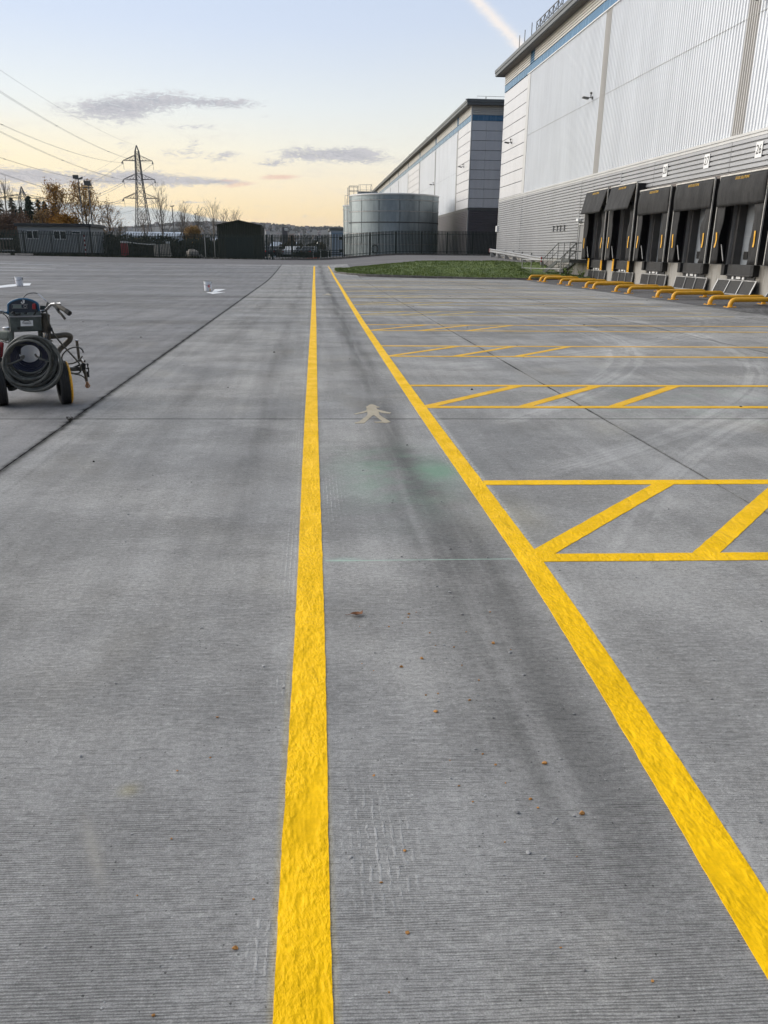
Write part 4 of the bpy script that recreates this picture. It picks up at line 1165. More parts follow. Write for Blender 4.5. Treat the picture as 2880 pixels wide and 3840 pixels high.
wpart('end_cap', MB().box(BX - .06, BX + .02, Yb, Yb + .12, bz(Yb) + .42, bz(Yb) + .79), 'red_plastic', bar_, bevel=.02)
for y in frange(Ya + .3, Yb - .3, 2.9):
    z = bz(y)
    wpart('post', MB().box(BX + .02, BX + .14, y - .06, y + .06, z - .05, z + .74).hexa([(BX + .14, y - .04, z), (BX + .5, y - .04, z), (BX + .5, y + .04, z), (BX + .14, y + .04, z), (BX + .14, y - .04, z + .4), (BX + .16, y - .04, z + .4), (BX + .16, y + .04, z + .4), (BX + .14, y + .04, z + .4)]), 'galvanised_steel', bar_)

# ------------------------------------------------------------------ sprinkler tanks
def tank(cx, cy, R, ztop, base, label, rings, seams, cat='tank'):
    t = thing('water_tank', label, cat, (cx, cy, base))
    H = ztop - base
    prof = [(R, 0), (R, H)]
    part('shell', MB().lathe(prof, 96, cap=False), 'galvanised_tank', t, 60)
    zprev = 0
    for z in rings:
        z -= base
        part('ring', MB().lathe([(R + .002, z - .05), (R + .05, z - .035), (R + .05, z + .035), (R + .002, z + .05)], 96, cap=False), 'grille_dark' if abs(z + base - 4.95) < .1 else 'galvanised_steel', t, 50)
        bo = MB(); n = int(R * 14)
        for k in range(n):
            a = 2 * math.pi * k / n + z; c_, s_ = math.cos(a), math.sin(a)
            if s_ < .3: bo.lathe([(.03, 0), (.03, .03)], 5, (c_ * (R + .03), s_ * (R + .03), z + .075))
        part('rivet', bo, 'grille_dark', t, kind='stuff')
    lev = [0] + [z - base for z in rings] + [H]
    for i in range(len(lev) - 1):
        for k in range(seams):
            a = 2 * math.pi * (k + (.0 if i % 1 == 0 else .5)) / seams + .25; c_, s_ = math.cos(a), math.sin(a)
            if s_ > .35: continue
            za, zb = lev[i] + .06, lev[i + 1] - .06
            sm = MB().hexa([(c_ * (R + .001) - s_ * w + c_ * d, s_ * (R + .001) + c_ * w + s_ * d, z) for z in (za, zb) for (w, d) in ((-.05, 0), (.05, 0), (.05, .012), (-.05, .012))])
            part('seam', sm, 'galvanised_tank', t)
            bo = MB(); n = max(3, int((zb - za) / .14))
            for j in range(n):
                z = lerp(za, zb, (j + .5) / n)
                bo.lathe([(.028, 0), (.028, .02)], 5, (c_ * (R + .02), s_ * (R + .02), z))
            part('rivet', bo, 'grille_dark', t, kind='stuff')
    part('rim', MB().lathe([(R - .05, H - .10), (R + .09, H - .09), (R + .09, H + .02), (R + .02, H + .08), (R - .2, H + .10)], 96, cap=False), 'light_trim', t, 40)
    part('roof', MB().lathe([(R - .15, H + .07), (R * .5, H + .17), (.1, H + .24)], 48), 'galvanised_tank', t, 40)
    return t
TB = zt(5, 100) - .05
tk = tank(10.69, 105, 5.68, 8.16, TB, 'large round galvanised water tank behind the palisade fence', [7.5, 6.22, 4.95, 3.68, 2.42], 14)
R = 5.68; a0 = math.pi + .05
def tp(a, r, z): return (10.69 + r * math.cos(a), 105 + r * math.sin(a), z)
# hatch low on the shell
ah = math.atan2(-1, -.56); hx = tp(ah, R + .02, 1.85)
rg = MB(); n_v = Vector((math.cos(ah), math.sin(ah), 0)); u_v = Vector((-n_v.y, n_v.x, 0))
for k in range(16):
    a = 2 * math.pi * k / 16
    p = Vector(hx) + u_v * math.cos(a) * .42 + Vector((0, 0, 1)) * math.sin(a) * .5
    rg.bar(p, p + n_v * .10, .07)
ring_pts = [Vector(hx) + n_v * .05 + u_v * math.cos(2 * math.pi * k / 20) * .38 + Vector((0, 0, 1)) * math.sin(2 * math.pi * k / 20) * .45 for k in range(20)]
rg.tube(ring_pts, .05, 6, closed=True)
wpart('hatch', rg, 'grille_dark', tk)
# roof walkway cage, ladder and box
cg = MB(); zc = 8.2
for (x, y) in ((5.0, 104.3), (5.0, 106), (6.1, 104.2), (6.1, 106), (5.55, 104.2)): cg.tube([(x, y, zc - .1), (x, y, zc + 1.1)], .03, 6)
for z in (zc + .55, zc + 1.1):
    cg.tube([(6.1, 106, z), (5.0, 106, z), (5.0, 104.3, z), (6.1, 104.2, z), (6.1, 106, z)], .03, 6)
wpart('ladder_cage', cg, 'galvanised_steel', tk)
cg = MB()
for (x, y) in ((6.3, 103.6), (7.05, 103.3), (7.75, 103.3), (7.75, 105.5)): cg.tube([(x, y, zc - .1), (x, y, zc + 1.2)], .028, 6)
for z in (zc + .6, zc + 1.2): cg.tube([(6.1, 104.2, z), (6.3, 103.6, z), (7.05, 103.3, z), (7.75, 103.3, z), (7.75, 105.5, z)], .025, 6)
wpart('roof_railing', cg, 'galvanised_steel', tk)
wpart('roof_box', MB().box(6.1, 8.6, 104.6, 106.5, 8.1, 8.72), 'grey_trim', tk)
ld = MB()
for dy_ in (-.22, .22): ld.tube([(10.69 - R - .22, 105 + dy_ - .6, TB + 2.0), (10.69 - R - .22, 105 + dy_ - .6, 9.1)], .028, 6)
for z in frange(TB + 2.1, 8.9, .3): ld.bar((10.69 - R - .22, 104.18, z), (10.69 - R - .22, 104.62, z), .03)
wpart('ladder', ld, 'galvanised_steel', tk)
tk2 = tank(7.65, 113, 3.1, 7.40, zt(7.6, 113) - .1, 'smaller round galvanised tank tucked behind the left side of the big tank', [6.85, 5.4, 3.95, 2.5], 10)
cg = MB()
for (x, y) in ((4.75, 111.6), (5.3, 111.2), (5.9, 111.0)): cg.tube([(x, y, 7.3), (x, y, 8.65)], .03, 6)
cg.tube([(4.75, 111.6, 8.65), (5.3, 111.2, 8.65), (5.9, 111.0, 8.65)], .03, 6)
for dx_ in (0, .45): cg.tube([(4.95 + dx_ * .8, 110.9 - dx_ * .4, 2.5), (4.95 + dx_ * .8, 110.9 - dx_ * .4, 8.2)], .028, 6)
wpart('ladder', cg, 'galvanised_steel', tk2)
zmb = MB().lathe([(6.1, 0), (6.1, .25), (5.9, .28)], 48, (10.69, 105, TB - .18)); 
o = part('tank_plinth', zmb, 'kerb_concrete'); tag(o, 'low round concrete base under the big tank', 'plinth')

# ------------------------------------------------------------------ palisade fence
def pale_mesh():
    w, d, h = .043, .018, 2.40
    sec = [(-w, 0), (-w * .35, -d), (w * .35, -d), (w, 0), (w * .35, -d + .005), (-w * .35, -d + .005)]
    mb = MB(); n = 6; o = []
    for z in (0.04, h - .12): o.append([(x, y, z) for x, y in sec])
    vs_ = o[0] + o[1] + [(-w, -.004, h - .03), (0, -d - .004, h), (w, -.004, h - .03)]
    fs = [(i, (i + 1) % n, n + (i + 1) % n, n + i) for i in range(n)] + [(6, 7, 12), (7, 13, 12), (7, 8, 13), (8, 14, 13), (8, 9, 14), (9, 10, 14), (10, 13, 14), (10, 11, 13), (11, 12, 13), (11, 6, 12)]
    mb.add(vs_, fs); me = mb.mesh('pale'); me.materials.append(MATS['fence_green']); return me
PALE = pale_mesh()
FY = 85.4
def fence(x0, x1, label, zoff=0.0, pitch=.155, gate=False):
    t = thing('palisade_gate' if gate else 'palisade_fence', label, 'gate' if gate else 'fence', ((x0 + x1) / 2, FY, zt((x0 + x1) / 2, FY - 1)))
    L = t.location
    nb = max(1, round((x1 - x0) / 2.75)); px = frange(x0, x1, (x1 - x0) / nb)
    for a, b in zip(px, px[1:]):
        za, zb = zt(a, FY - 1) + zoff, zt(b, FY - 1) + zoff
        for hz in (.32, 2.06):
            wpart('rail', MB().bar((a, FY + .045, za + hz), (b, FY + .045, zb + hz), .05, .05), 'fence_green', t)
        n = max(1, round((b - a) / pitch))
        for k in range(n):
            x = a + (b - a) * (k + .5) / n
            o = link('pale', PALE, None, t, (x - L.x, 0, lerp(za, zb, (k + .5) / n) - L.z))
            o.rotation_euler = (random.uniform(-.004, .004), random.uniform(-.006, .006), 0)
    for x in px:
        z = zt(x, FY - 1) + zoff
        wpart('post', MB().box(x - .03, x + .03, FY + .075, FY + .175, z - .2, z + 2.28), 'fence_green', t)
    return t
random.seed(21)
fence(-35.8, -28.9, 'dark green palisade fence left of the grey cabin', .02)
fence(-28.85, -4.9, 'dark green palisade fence running past the cabin to the shed', .0)
gt = fence(-4.6, 3.4, 'dark green palisade gate between the green shed and the tank', .06, gate=True)
for hz in (.45, .62, .82):
    a, b = (-4.0, FY + .16, zt(-4.0, FY - 1) + hz), (3.2, FY + .16, zt(3.2, FY - 1) + hz)
    wpart('bottom_bar', MB().bar(a, b, .07, .07), 'fence_green', gt)
for x in (-4.55, -3.95):
    wpart('gate_post', MB().box(x - .09, x + .09, FY - .1, FY + .08, zt(x, FY) - .1, zt(x, FY) + 2.4), 'fence_green', gt)
fence(3.5, 19.9, 'dark green palisade fence in front of the big tank and far warehouse', .0)
# kerb line under the fence
mb = MB()
for a, b in zip(frange(-2.5, 19.9, 1.6), frange(-2.5, 19.9, 1.6)[1:]):
    za, zb = zt(a, FY - 1), zt(b, FY - 1)
    mb.hexa([(a, 84.2, za - .05), (b, 84.2, zb - .05), (b, 84.35, zb - .05), (a, 84.35, za - .05), (a, 84.2, za + .13), (b, 84.2, zb + .13), (b, 84.35, zb + .13), (a, 84.35, za + .13)])
o = struct('kerb', mb, 'kerb_concrete'); o['label'] = 'low kerb along the foot of the palisade fence'
# weedy verge at the foot of the fence
mb = MB(); random.seed(8)
for _ in range(5200):
    x = random.uniform(-35, 3); y = random.uniform(84.3, 88) if x < -12 else random.uniform(84.9, 86.5)
    if x > -11.5 and random.random() < .75: continue
    h = random.uniform(.06, .28); an = random.uniform(0, 6.28); c_, s_ = math.cos(an) * .04, math.sin(an) * .04; z = zt(x, y) - .03
    mb.add([(x - c_, y - s_, z), (x + c_, y + s_, z), (x + random.uniform(-.08, .08), y + random.uniform(-.08, .08), z + h)], [(0, 1, 2)])
o = part('grass', mb, 'hedge_leaf', kind='stuff'); tag(o, 'rough dark grass along the foot of the palisade fence', 'grass')

# ------------------------------------------------------------------ shed and cabin
sh = thing('metal_shed', 'dark green corrugated shed with a low pitched roof behind the fence', 'shed', (-7.6, 90, zt(-7.6, 90)))
zs = zt(-7.6, 90) - .1
def gable(y, depth, flip=False):
    xs_ = frange(-10.07, -5.37, .235); rows = [[], []]; sec = []
    for i in range(len(xs_) - 1):
        a, b = xs_[i], xs_[i + 1]
        sec += [(a, y), (a + (b - a) * .55, y), (a + (b - a) * .68, y - depth), (a + (b - a) * .9, y - depth)]
    sec.append((xs_[-1], y))
    top = lambda x: 4.58 - abs(x + 7.72) * .205
    mb = MB(); mb.grid([[(x, yy, top(x)) for x, yy in sec], [(x, yy, zs) for x, yy in sec]]); return mb
wpart('front_wall', gable(90, .045), 'shed_green', sh)
mb = MB(); sec = []
for yy_ in frange(90.0, 96.0, .25): sec += [(-5.37, yy_), (-5.37, yy_ + .13), (-5.33, yy_ + .16), (-5.33, yy_ + .22)]
mb.grid([[(x, y, 4.06) for x, y in sec], [(x, y, zs) for x, y in sec]]); wpart('side_wall', mb, 'shed_green', sh)
wpart('side_wall', MB().box(-10.07, -10.03, 90.02, 96, zs, 4.08), 'shed_green', sh)
wpart('back_wall', MB().box(-10.03, -5.38, 95.9, 95.98, zs, 4.05), 'shed_green', sh)
rf = MB()
for s in (-1, 1):
    e = -7.72 + s * (2.5 if s > 0 else 2.5); r_ = []
    rf.hexa([(-7.72, 89.82, 4.60), (e, 89.82, 4.60 - 2.5 * .205), (e, 96.1, 4.60 - 2.5 * .205), (-7.72, 96.1, 4.60), (-7.72, 89.82, 4.68), (e, 89.82, 4.68 - 2.5 * .205), (e, 96.1, 4.68 - 2.5 * .205), (-7.72, 96.1, 4.68)])
wpart('roof', rf, 'shed_green', sh)
wpart('roller_door', MB().box(-9.2, -6.3, 89.90, 89.953, zs, 2.9), 'fence_green', sh)

cb_ = thing('site_cabin', 'grey flat-roofed portable cabin behind the fence', 'cabin', (-28, 92, zt(-28, 91)))
zc0 = zt(-28, 90) + .22
wpart('wall', MB().box(-31.6, -24.0, 92, 98, zc0, 3.84), 'cabin_grey', cb_)
for x in frange(-31.6, -24.0, 1.27)[1:-1]: wpart('wall_joint', MB().box(x - .015, x + .015, 91.985, 91.999, zc0, 3.84), 'grey_trim', cb_)
wpart('skirt', MB().box(-31.5, -24.1, 92.05, 97.9, zc0 - .5, zc0 - .001), 'soil', cb_)
wpart('roof', MB().box(-31.85, -23.75, 91.75, 98.2, 3.842, 4.16), 'cabin_roof', cb_, bevel=.02)
def cab_win(x0, x1, z0, z1, panes):
    f = MB(); t_ = .075
    f.box(x0, x1, 91.93, 91.998, z0, z0 + t_).box(x0, x1, 91.93, 91.998, z1 - t_, z1)
    n = panes; ws = frange(x0, x1, (x1 - x0) / n)
    for i, x in enumerate(ws): f.box(max(x0, x - t_ / 2 if 0 < i < n else x - (t_ if i == n else 0)), min(x1, x + t_ / 2 if 0 < i < n else x + (t_ if i == 0 else 0)), 91.931, 91.997, z0 + t_, z1 - t_)
    w = wpart('window', f, 'white_upvc', cb_)
    for a, b in zip(ws, ws[1:]): wpart('pane', MB().box(a + .04, b - .04, 91.97, 91.99, z0 + t_, z1 - t_), 'window_glass', w)
cab_win(-30.7, -29.45, 2.55, 3.44, 2); cab_win(-27.85, -26.55, 2.52, 3.42, 2); cab_win(-25.95, -25.0, 3.08, 3.42, 1)
wpart('corner_post', MB().box(-24.03, -23.93, 91.94, 92.04, zc0, 3.84), 'cabin_roof', cb_)
wpart('door', MB().box(-23.999, -23.95, 93.2, 94.2, zc0, 3.3), 'light_trim', cb_)
sp = thing('striped_post', 'red and white striped post in front of the cabin end', 'post', (-24.45, 91.2, zt(-24.4, 91)))
for k in range(9):
    part('band', MB().lathe([(.11, k * .24), (.11, k * .24 + .238)], 10), 'white_upvc' if k % 2 else 'red_plastic', sp)
# clutter behind the fence
t = thing('plastic_barrier', 'red plastic barrier block behind the fence beside the cabin', 'barrier', (-19.9, 89.5, zt(-20, 89)))
part('body', MB().hexa([(-.42, -.25, 0), (.42, -.25, 0), (.42, .25, 0), (-.42, .25, 0), (-.32, -.15, 1.35), (.32, -.15, 1.35), (.32, .15, 1.35), (-.32, .15, 1.35)]), 'red_plastic', t, bevel=.05); part('cap', MB().box(-.33, .33, -.16, .16, 1.36, 1.56), 'white_upvc', t, bevel=.03)
t = thing('plastic_barrier', 'faded white plastic barrier block behind the fence', 'barrier', (-15.9, 89.5, zt(-16, 89)))
part('body', MB().hexa([(-.95, -.22, 0), (.95, -.22, 0), (.95, .22, 0), (-.95, .22, 0), (-.85, -.12, 1.25), (.75, -.12, 1.38), (.75, .12, 1.38), (-.85, .12, 1.25)]), 'pale_stone', t, bevel=.05); part('cap', MB().box(.35, .8, -.13, .13, 1.385, 1.6), 'white_upvc', t)
tape = MB().tube([(-19.5, 89.4, zt(-19.5, 89) + 1.46), (-18.5, 89.4, zt(-19.5, 89) + 1.34), (-17.3, 89.4, zt(-19.5, 89) + 1.25), (-16.6, 89.4, zt(-19.5, 89) + 1.28)], .045, 6)
o = part('barrier_rope', tape, 'white_upvc'); tag(o, 'white rope sagging between the red and the white barrier blocks', 'rope')
for (x, w, h, l) in ((-10.9 - 1.6, 1.3, .85, 'pale rubble stone block behind the fence, left of the shed'), (-11.6, .5, .35, 'smaller pale stone beside the rubble block behind the fence')):
    b_ = MB(); b_.lathe([(w * .3, 0), (w * .5, h * .3), (w * .45, h * .7), (w * .2, h)], 7)
    b_.v = [(x + p[0] * 1.2 + mnoise.noise((p[0] * 3, p[2] * 3, 1)) * .1, 87.2 + p[1], zt(x, 87) + p[2] + mnoise.noise((p[0] * 3, p[1] * 3, 4)) * .1) for p in b_.v]
    o = part('boulder', b_, 'pale_stone'); tag(o, l, 'stone')
for (x, h, lb) in ((-6.9 - 4.9, 2.1, 'thin pale post behind the fence nearer the pylon'), (-10.75, 1.9, 'thin pale post behind the fence nearer the shed')):
    t = thing('post', lb, 'post', (x, 93, zt(x, 93))); part('shaft', MB().tube([(0, 0, 0), (0, 0, h)], .05, 8), 'galvanised_steel', t); part('cap', MB().lathe([(.07, h), (.07, h + .05)], 8), 'light_trim', t)
pl = thing('wooden_hurdle', 'pale slatted wooden hurdle behind the far left fence', 'hurdle', (-33.2, 88.5, zt(-33, 88)))
for k in range(14): part('slat', MB().box(-2.0 + k * .31, -1.92 + k * .31, -.02, .02, .1, 1.55), 'weathered_wood', pl)
for z in (.35, 1.5): part('cross_rail', MB().box(-2.1, 2.2, .022, .07, z, z + .12), 'sign_white', pl)
for i, (x, l) in enumerate(((-34.2, 'pale kerb block lying on the far left edge of the yard'), (-31.6, 'pale kerb block second along the far left fence'), (-29.4, 'pale kerb block by the corner of the grey cabin'))):
    o = part('kerb_block', MB().box(x, x + 1.7, 83.9, 84.2, zt(x, 84) - .02, zt(x, 84) + .16), 'pale_stone', bevel=.03); tag(o, l, 'kerb block')

# ------------------------------------------------------------------ pylons and power lines
def pylon(loc, label, H=44.6, arms=((38.4, 6.4), (30.8, 6.8), (23.0, 7.5)), single=False, rz=0.0, th=.30):
    t = thing('electricity_pylon', label, 'pylon', loc, 'lattice electricity pylons', rz)
    prof = [(0, 3.9), (8, 3.2), (15, 2.55), (23, 1.85), (31, 1.3), (38, 1.0), (42, .8), (44.6, .05)]
    if single: prof = [(0, 4.2), (12, 3.4), (24, 2.7), (30, 2.5), (37, 2.2), (44.6, .1)]
    def hw(z):
        for a, b in zip(prof, prof[1:]):
            if a[0] <= z <= b[0]: return lerp(a[1], b[1], (z - a[0]) / (b[0] - a[0]))
        return .05
    for sx_ in (-1, 1):
        for sy_ in (-1, 1):
            mb = MB()
            for a, b in zip(prof, prof[1:]): mb.bar((sx_ * a[1], sy_ * a[1], a[0]), (sx_ * b[1], sy_ * b[1], b[0]), th)
            part('leg', mb, 'pylon_steel', t)
    br = MB(); z = 0.0
    while z < 41:
        st_ = max(2.2, hw(z) * 2.0); z2 = min(42, z + st_); a, b = hw(z), hw(z2)
        for s in (-1, 1):
            br.bar((-a, s * a, z), (b, s * b, z2), th * .55).bar((a, s * a, z), (-b, s * b, z2), th * .55)
            br.bar((s * a, -a, z), (s * b, b, z2), th * .5).bar((s * a, a, z), (s * b, -b, z2), th * .5)
            br.bar((-b, s * b, z2), (b, s * b, z2), th * .45)
        z = z2
    part('lattice', br, 'pylon_steel', t)
    for (za, ra) in arms:
        for s in (-1, 1):
            ar = MB(); w = hw(za); up = 2.2 if not single else 2.6
            tip = (s * ra, 0, za)
            for sy_ in (-1, 1):
                ar.bar((s * w, sy_ * w, za), tip, th * .8); ar.bar((s * w, sy_ * w, za + up), tip, th * .7)
            n = 4
            for k in range(n):
                u, u2 = k / n, (k + 1) / n
                ar.bar((lerp(s * w, s * ra, u), 0, lerp(za + up, za, u)), (lerp(s * w, s * ra, u2), 0, za), th * .45)
                ar.bar((lerp(s * w, s * ra, u), 0, za), (lerp(s * w, s * ra, u), 0, lerp(za + up, za, u)), th * .4)
            part('cross_arm', ar, 'pylon_steel', t)
            ins = MB()
            for sy_ in (-1, 1): ins.tube([(s * ra, 0, za - .1), (s * ra + (-.5 if s < 0 else .0), sy_ * 1.0 * (-1 if False else 1), za - 1.2)], [.12, .2], 6)
            ins.tube([(s * ra, .3, za - .3), (s * ra + .2, .3, za - 3.6)], .07, 5)
            part('insulator', ins, 'insulator_glass', t)
    return t
PZ = -3.0
pyl = pylon((-75.3, 380, PZ + 3.0 - 3), 'tall lattice pylon with three pairs of arms standing beyond the fence', th=.27)
pyl.location.z = 0
p2 = pylon((-213, 640, 0), 'more distant pylon with one wide crossarm above the conifers', arms=((36.6, 17.8),), single=True, th=.42, H=46)
# conductors: next pylon of the line stands out of frame, back to the left
def cable(a, b, sag, label, r=.03, twin=True, group='overhead power lines'):
    o_ = MB(); a, b = Vector(a), Vector(b)
    for off in ((-.22, .22) if twin else (0,)):
        pts = [a.lerp(b, k / 40) + Vector((off, 0, -4 * sag * (k / 40) * (1 - k / 40))) for k in range(41)]
        o_.tube(pts, r, 4, cap=False)
    if twin:
        for k in (4, 11, 18, 25, 32, 37):
            p = a.lerp(b, k / 40) + Vector((0, 0, -4 * sag * (k / 40) * (1 - k / 40))); o_.bar(p + Vector((-.3, 0, 0)), p + Vector((.3, 0, 0)), .10)
    o = part('power_line', o_, 'cable_metal'); tag(o, label, 'power line', group); return o
NX, NY = -57.0, 10.0
LAB = [('top left', 38.4, -6.4), ('top right', 38.4, 6.4), ('middle left', 30.8, -6.8), ('middle right', 30.8, 6.8), ('lowest left', 23.0, -7.5), ('lowest right', 23.0, 7.5)]
for (n, z, dx_) in LAB:
    cable((-75.3 + dx_, 379, z - 1.0), (NX + dx_, NY, z + .5), 8.5, 'twin power line sweeping overhead from the %s arm of the pylon' % n, r=.027)
    cable((-75.3 + dx_, 381, z - 1.0), (-213 + dx_ * 2.4, 640, 34.5 + (z - 23) * .1), 8.0, 'twin power line falling behind the pylon from its %s arm' % n, r=.04)
cable((-75.3, 380, 44.5), (NX, NY, 44.5), 6.5, 'thin earth wire running to the near left from the peak of the tall pylon', .025, False)
cable((-75.3, 380, 44.5), (-213, 640, 44.5), 6.5, 'thin earth wire sloping away behind the tall pylon from its peak', .03, False)

# ------------------------------------------------------------------ lamp posts
def lamp(x, y, ztop, label, kind='single', r=.07):
    z0 = zt(x, y) - .3
    t = thing('lamp_post', label, 'lamp post', (x, y, z0), 'lamp posts beyond the fence'); H = ztop - z0
    part('pole', MB().tube([(0, 0, 0), (0, 0, H * .5), (0, 0, H)], [r * 1.3, r * 1.1, r * .8], 8), 'pole_steel', t)
    if kind == 'flood2':
        part('lamp_head', MB().box(-.62, .05, -.08, .08, H + .06, H + .50), 'pole_steel', t, bevel=.03)
        part('lamp_head', MB().hexa([(.05, -.07, H - .05), (.55, -.07, H + .12), (.55, .07, H + .12), (.05, .07, H - .05), (.05, -.07, H + .12), (.55, -.07, H + .32), (.55, .07, H + .32), (.05, .07, H + .12)]), 'pole_steel', t)
        part('cross_bar', MB().box(-.4, .4, -.04, .04, H - .02, H + .05), 'pole_steel', t)
    elif kind == 'flood1':
        part('lamp_head', MB().hexa([(-.42, -.06, H + .30), (.34, -.06, H + .24), (.34, .06, H + .24), (-.42, .06, H + .30), (-.50, -.10, H + .80), (.28, -.10, H + .76), (.28, .0, H + .76), (-.50, .0, H + .80)]), 'pole_steel', t)
        part('cross_bar', MB().box(-.55, .55, -.05, .05, H - .02, H + .07).box(-.04, .04, -.03, .03, H + .07, H + .3), 'pole_steel', t)
    else:
        part('lamp_head', MB().hexa([(-.35, -.2, H - .02), (.35, -.2, H + .05), (.35, .2, H + .05), (-.35, .2, H - .02), (-.3, -.15, H + .16), (.5, -.15, H + .26), (.5, .15, H + .26), (-.3, .15, H + .16)]), 'pole_steel', t, bevel=.02)
lamp(-28.1, 105, 9.6, 'taller floodlight mast with two heads beside the golden birch', 'flood2')
lamp(-25.7, 100, 8.3, 'floodlight mast with one square head right of the birch', 'flood1')
lamp(-29.3, 180, 10.2, 'street lamp rising out of the bare trees right of the tall pylon', r=.11)
lamp(-27.2, 200, 9.5, 'street lamp midway between the pylon and the green shed', r=.12)
lamp(-28.8, 250, 10.1, 'street lamp closest to the left side of the green shed', r=.14)
lamp(-66, 300, 8.7, 'short distant lamp left of the tall pylon legs', r=.14)

# ------------------------------------------------------------------ trees
def branches(rnd, h, spread, depth=3, n0=10, up=.9, r0=.10, low=.16):
    """segments (a, b, ra, rb) and twig tips of an upright branching tree"""
    seg, tips = [], []
    def grow(p, d, l, r, k):
        m_ = p + d * l * .5 + Vector((rnd.uniform(-1, 1), rnd.uniform(-1, 1), 0)) * l * .05
        d2 = (d + Vector((0, 0, .18))).normalized(); q = m_ + d2 * l * .5
        seg.append((p, m_, r, r * .75)); seg.append((m_, q, r * .75, r * .5))
        if k == 0: tips.append(q); return
        for _ in range(rnd.choice((3, 4, 4))):
            nd = (d + Vector((rnd.uniform(-1, 1), rnd.uniform(-1, 1), rnd.uniform(-.3, .7))) * .6).normalized()
            grow(m_.lerp(q, rnd.uniform(-.6, 1.0)), nd, l * rnd.uniform(.42, .66), r * .5, k - 1)
    base = Vector((0, 0, 0)); top = Vector((rnd.uniform(-.04, .04) * h, rnd.uniform(-.04, .04) * h, h * .93))
    for i in range(n0):
        u = lerp(low, .93, (i + rnd.random()) / n0); p = base.lerp(top, u); a = i * 2.4 + rnd.uniform(-.5, .5)
        d = Vector((math.cos(a) * spread, math.sin(a) * spread, up)).normalized()
        grow(p, d, h * (.10 + .36 * (1 - u) ** .8), r0 * (1.05 - u) * .55 + .012, depth)
    return top, seg, tips
def seg_mesh(seg, rmin, n=3):
    mb = MB()
    for a, b, ra, rb in seg: mb.tube([a, b], [max(ra, rmin), max(rb, rmin * .8)], n, cap=False)
    return mb
def leaves_at(rnd, pts, k, spread, size, droop=0.0):
    mb = MB()
    for p in pts:
        for _ in range(k):
            q = p + Vector((rnd.gauss(0, spread), rnd.gauss(0, spread), rnd.gauss(-droop, spread)))
            u = Vector((rnd.uniform(-1, 1), rnd.uniform(-1, 1), rnd.uniform(-1, 1))).normalized() * size * rnd.uniform(.6, 1.2)
            w = u.orthogonal().normalized() * size * .55
            mb.add([q - u, q + w, q + u, q - w], [(0, 1, 2, 3)])
    return mb
def tree(name, loc, h, label, seed, bark='bark_dark', leaf=None, k=0, lsize=.12, lspread=.3, spread=.7, n0=12, depth=2, group=None, rmin=.015, up=.9, droop=0.0, r0=.10, sub=None):
    rnd = random.Random(seed); t = thing(name, label, 'tree', loc, group)
    top, seg, tips = branches(rnd, h, spread, depth, n0, up, r0)
    part('trunk', MB().tube([(0, 0, -.3), tuple(top * .5), tuple(top)], [r0 * 1.5, r0, .03], 7), bark, t)
    part('branches', seg_mesh(seg, rmin), bark, t, kind='stuff')
    if leaf:
        pts = [s[0].lerp(s[1], rnd.random()) for s in seg if s[2] < r0 * .7] + tips
        if sub: pts = [p for p in pts if rnd.random() < sub]
        part('crown', leaves_at(rnd, pts, k, lspread, lsize, droop), leaf, t, kind='stuff')
    return t
AG = 'autumn trees behind the cabin'
tree('birch_tree', (-28.9, 110, zt(-28, 110)), 8.6, 'tall sparse golden birch behind the twin floodlight masts', 3, 'bark_dark', 'golden_leaf', 3, .10, .22, .55, 24, 2, AG, up=.9, droop=.08, sub=.8)
tree('birch_tree', (-32.0, 108, zt(-32, 108)), 8.1, 'left golden birch with a thin pointed top above the cabin', 9, 'bark_dark', 'golden_leaf', 3, .10, .22, .5, 22, 2, AG, up=.95, droop=.08, sub=.85)
tree('birch_tree', (-26.3, 111, zt(-25, 111)), 6.3, 'thin half-bare birch right of the one-headed floodlight mast', 14, 'bark_dark', 'golden_leaf', 2, .08, .2, .75, 16, 2, AG, sub=.6)
tree('willow_tree', (-30.6, 106, zt(-31, 106)), 4.9, 'low dense orange weeping tree just above the cabin roof', 5, 'bark_dark', 'golden_leaf', 10, .11, .32, 1.3, 24, 2, AG, up=.55, droop=.35)
tree('shrub_tree', (-33.6, 107, zt(-34, 107)), 4.9, 'tan half-bare bush between the conifers and the birch', 15, 'bark_dark', 'tan_leaf', 3, .085, .2, .8, 18, 2, AG)
tree('birch_tree', (-39.6, 112, zt(-39, 112)), 9.2, 'slender almost bare birch leaning at the far left edge', 33, 'bark_dark', 'tan_leaf', 1, .07, .2, .35, 10, 2, AG, sub=.3, up=1.1)
for i, (x, y, h, l) in enumerate(((-39.4, 109, 4.9, 'russet bare thicket at the far left edge of the photo'), (-38.0, 106, 4.5, 'russet bare thicket second from the left edge'), (-36.6, 107, 4.8, 'russet bare thicket left of the dark conifers'), (-35.3, 105, 3.9, 'russet bare thicket below the dark conifers'), (-41.5, 108, 4.6, 'russet thicket just outside the left edge'))):
    tree('thicket_tree', (x, y, zt(x, y)), h, l, 50 + i, 'bark_dark', 'russet_twig', 1, .10, .25, 1.0, 30, 2, 'russet thickets at the left edge', up=.9)
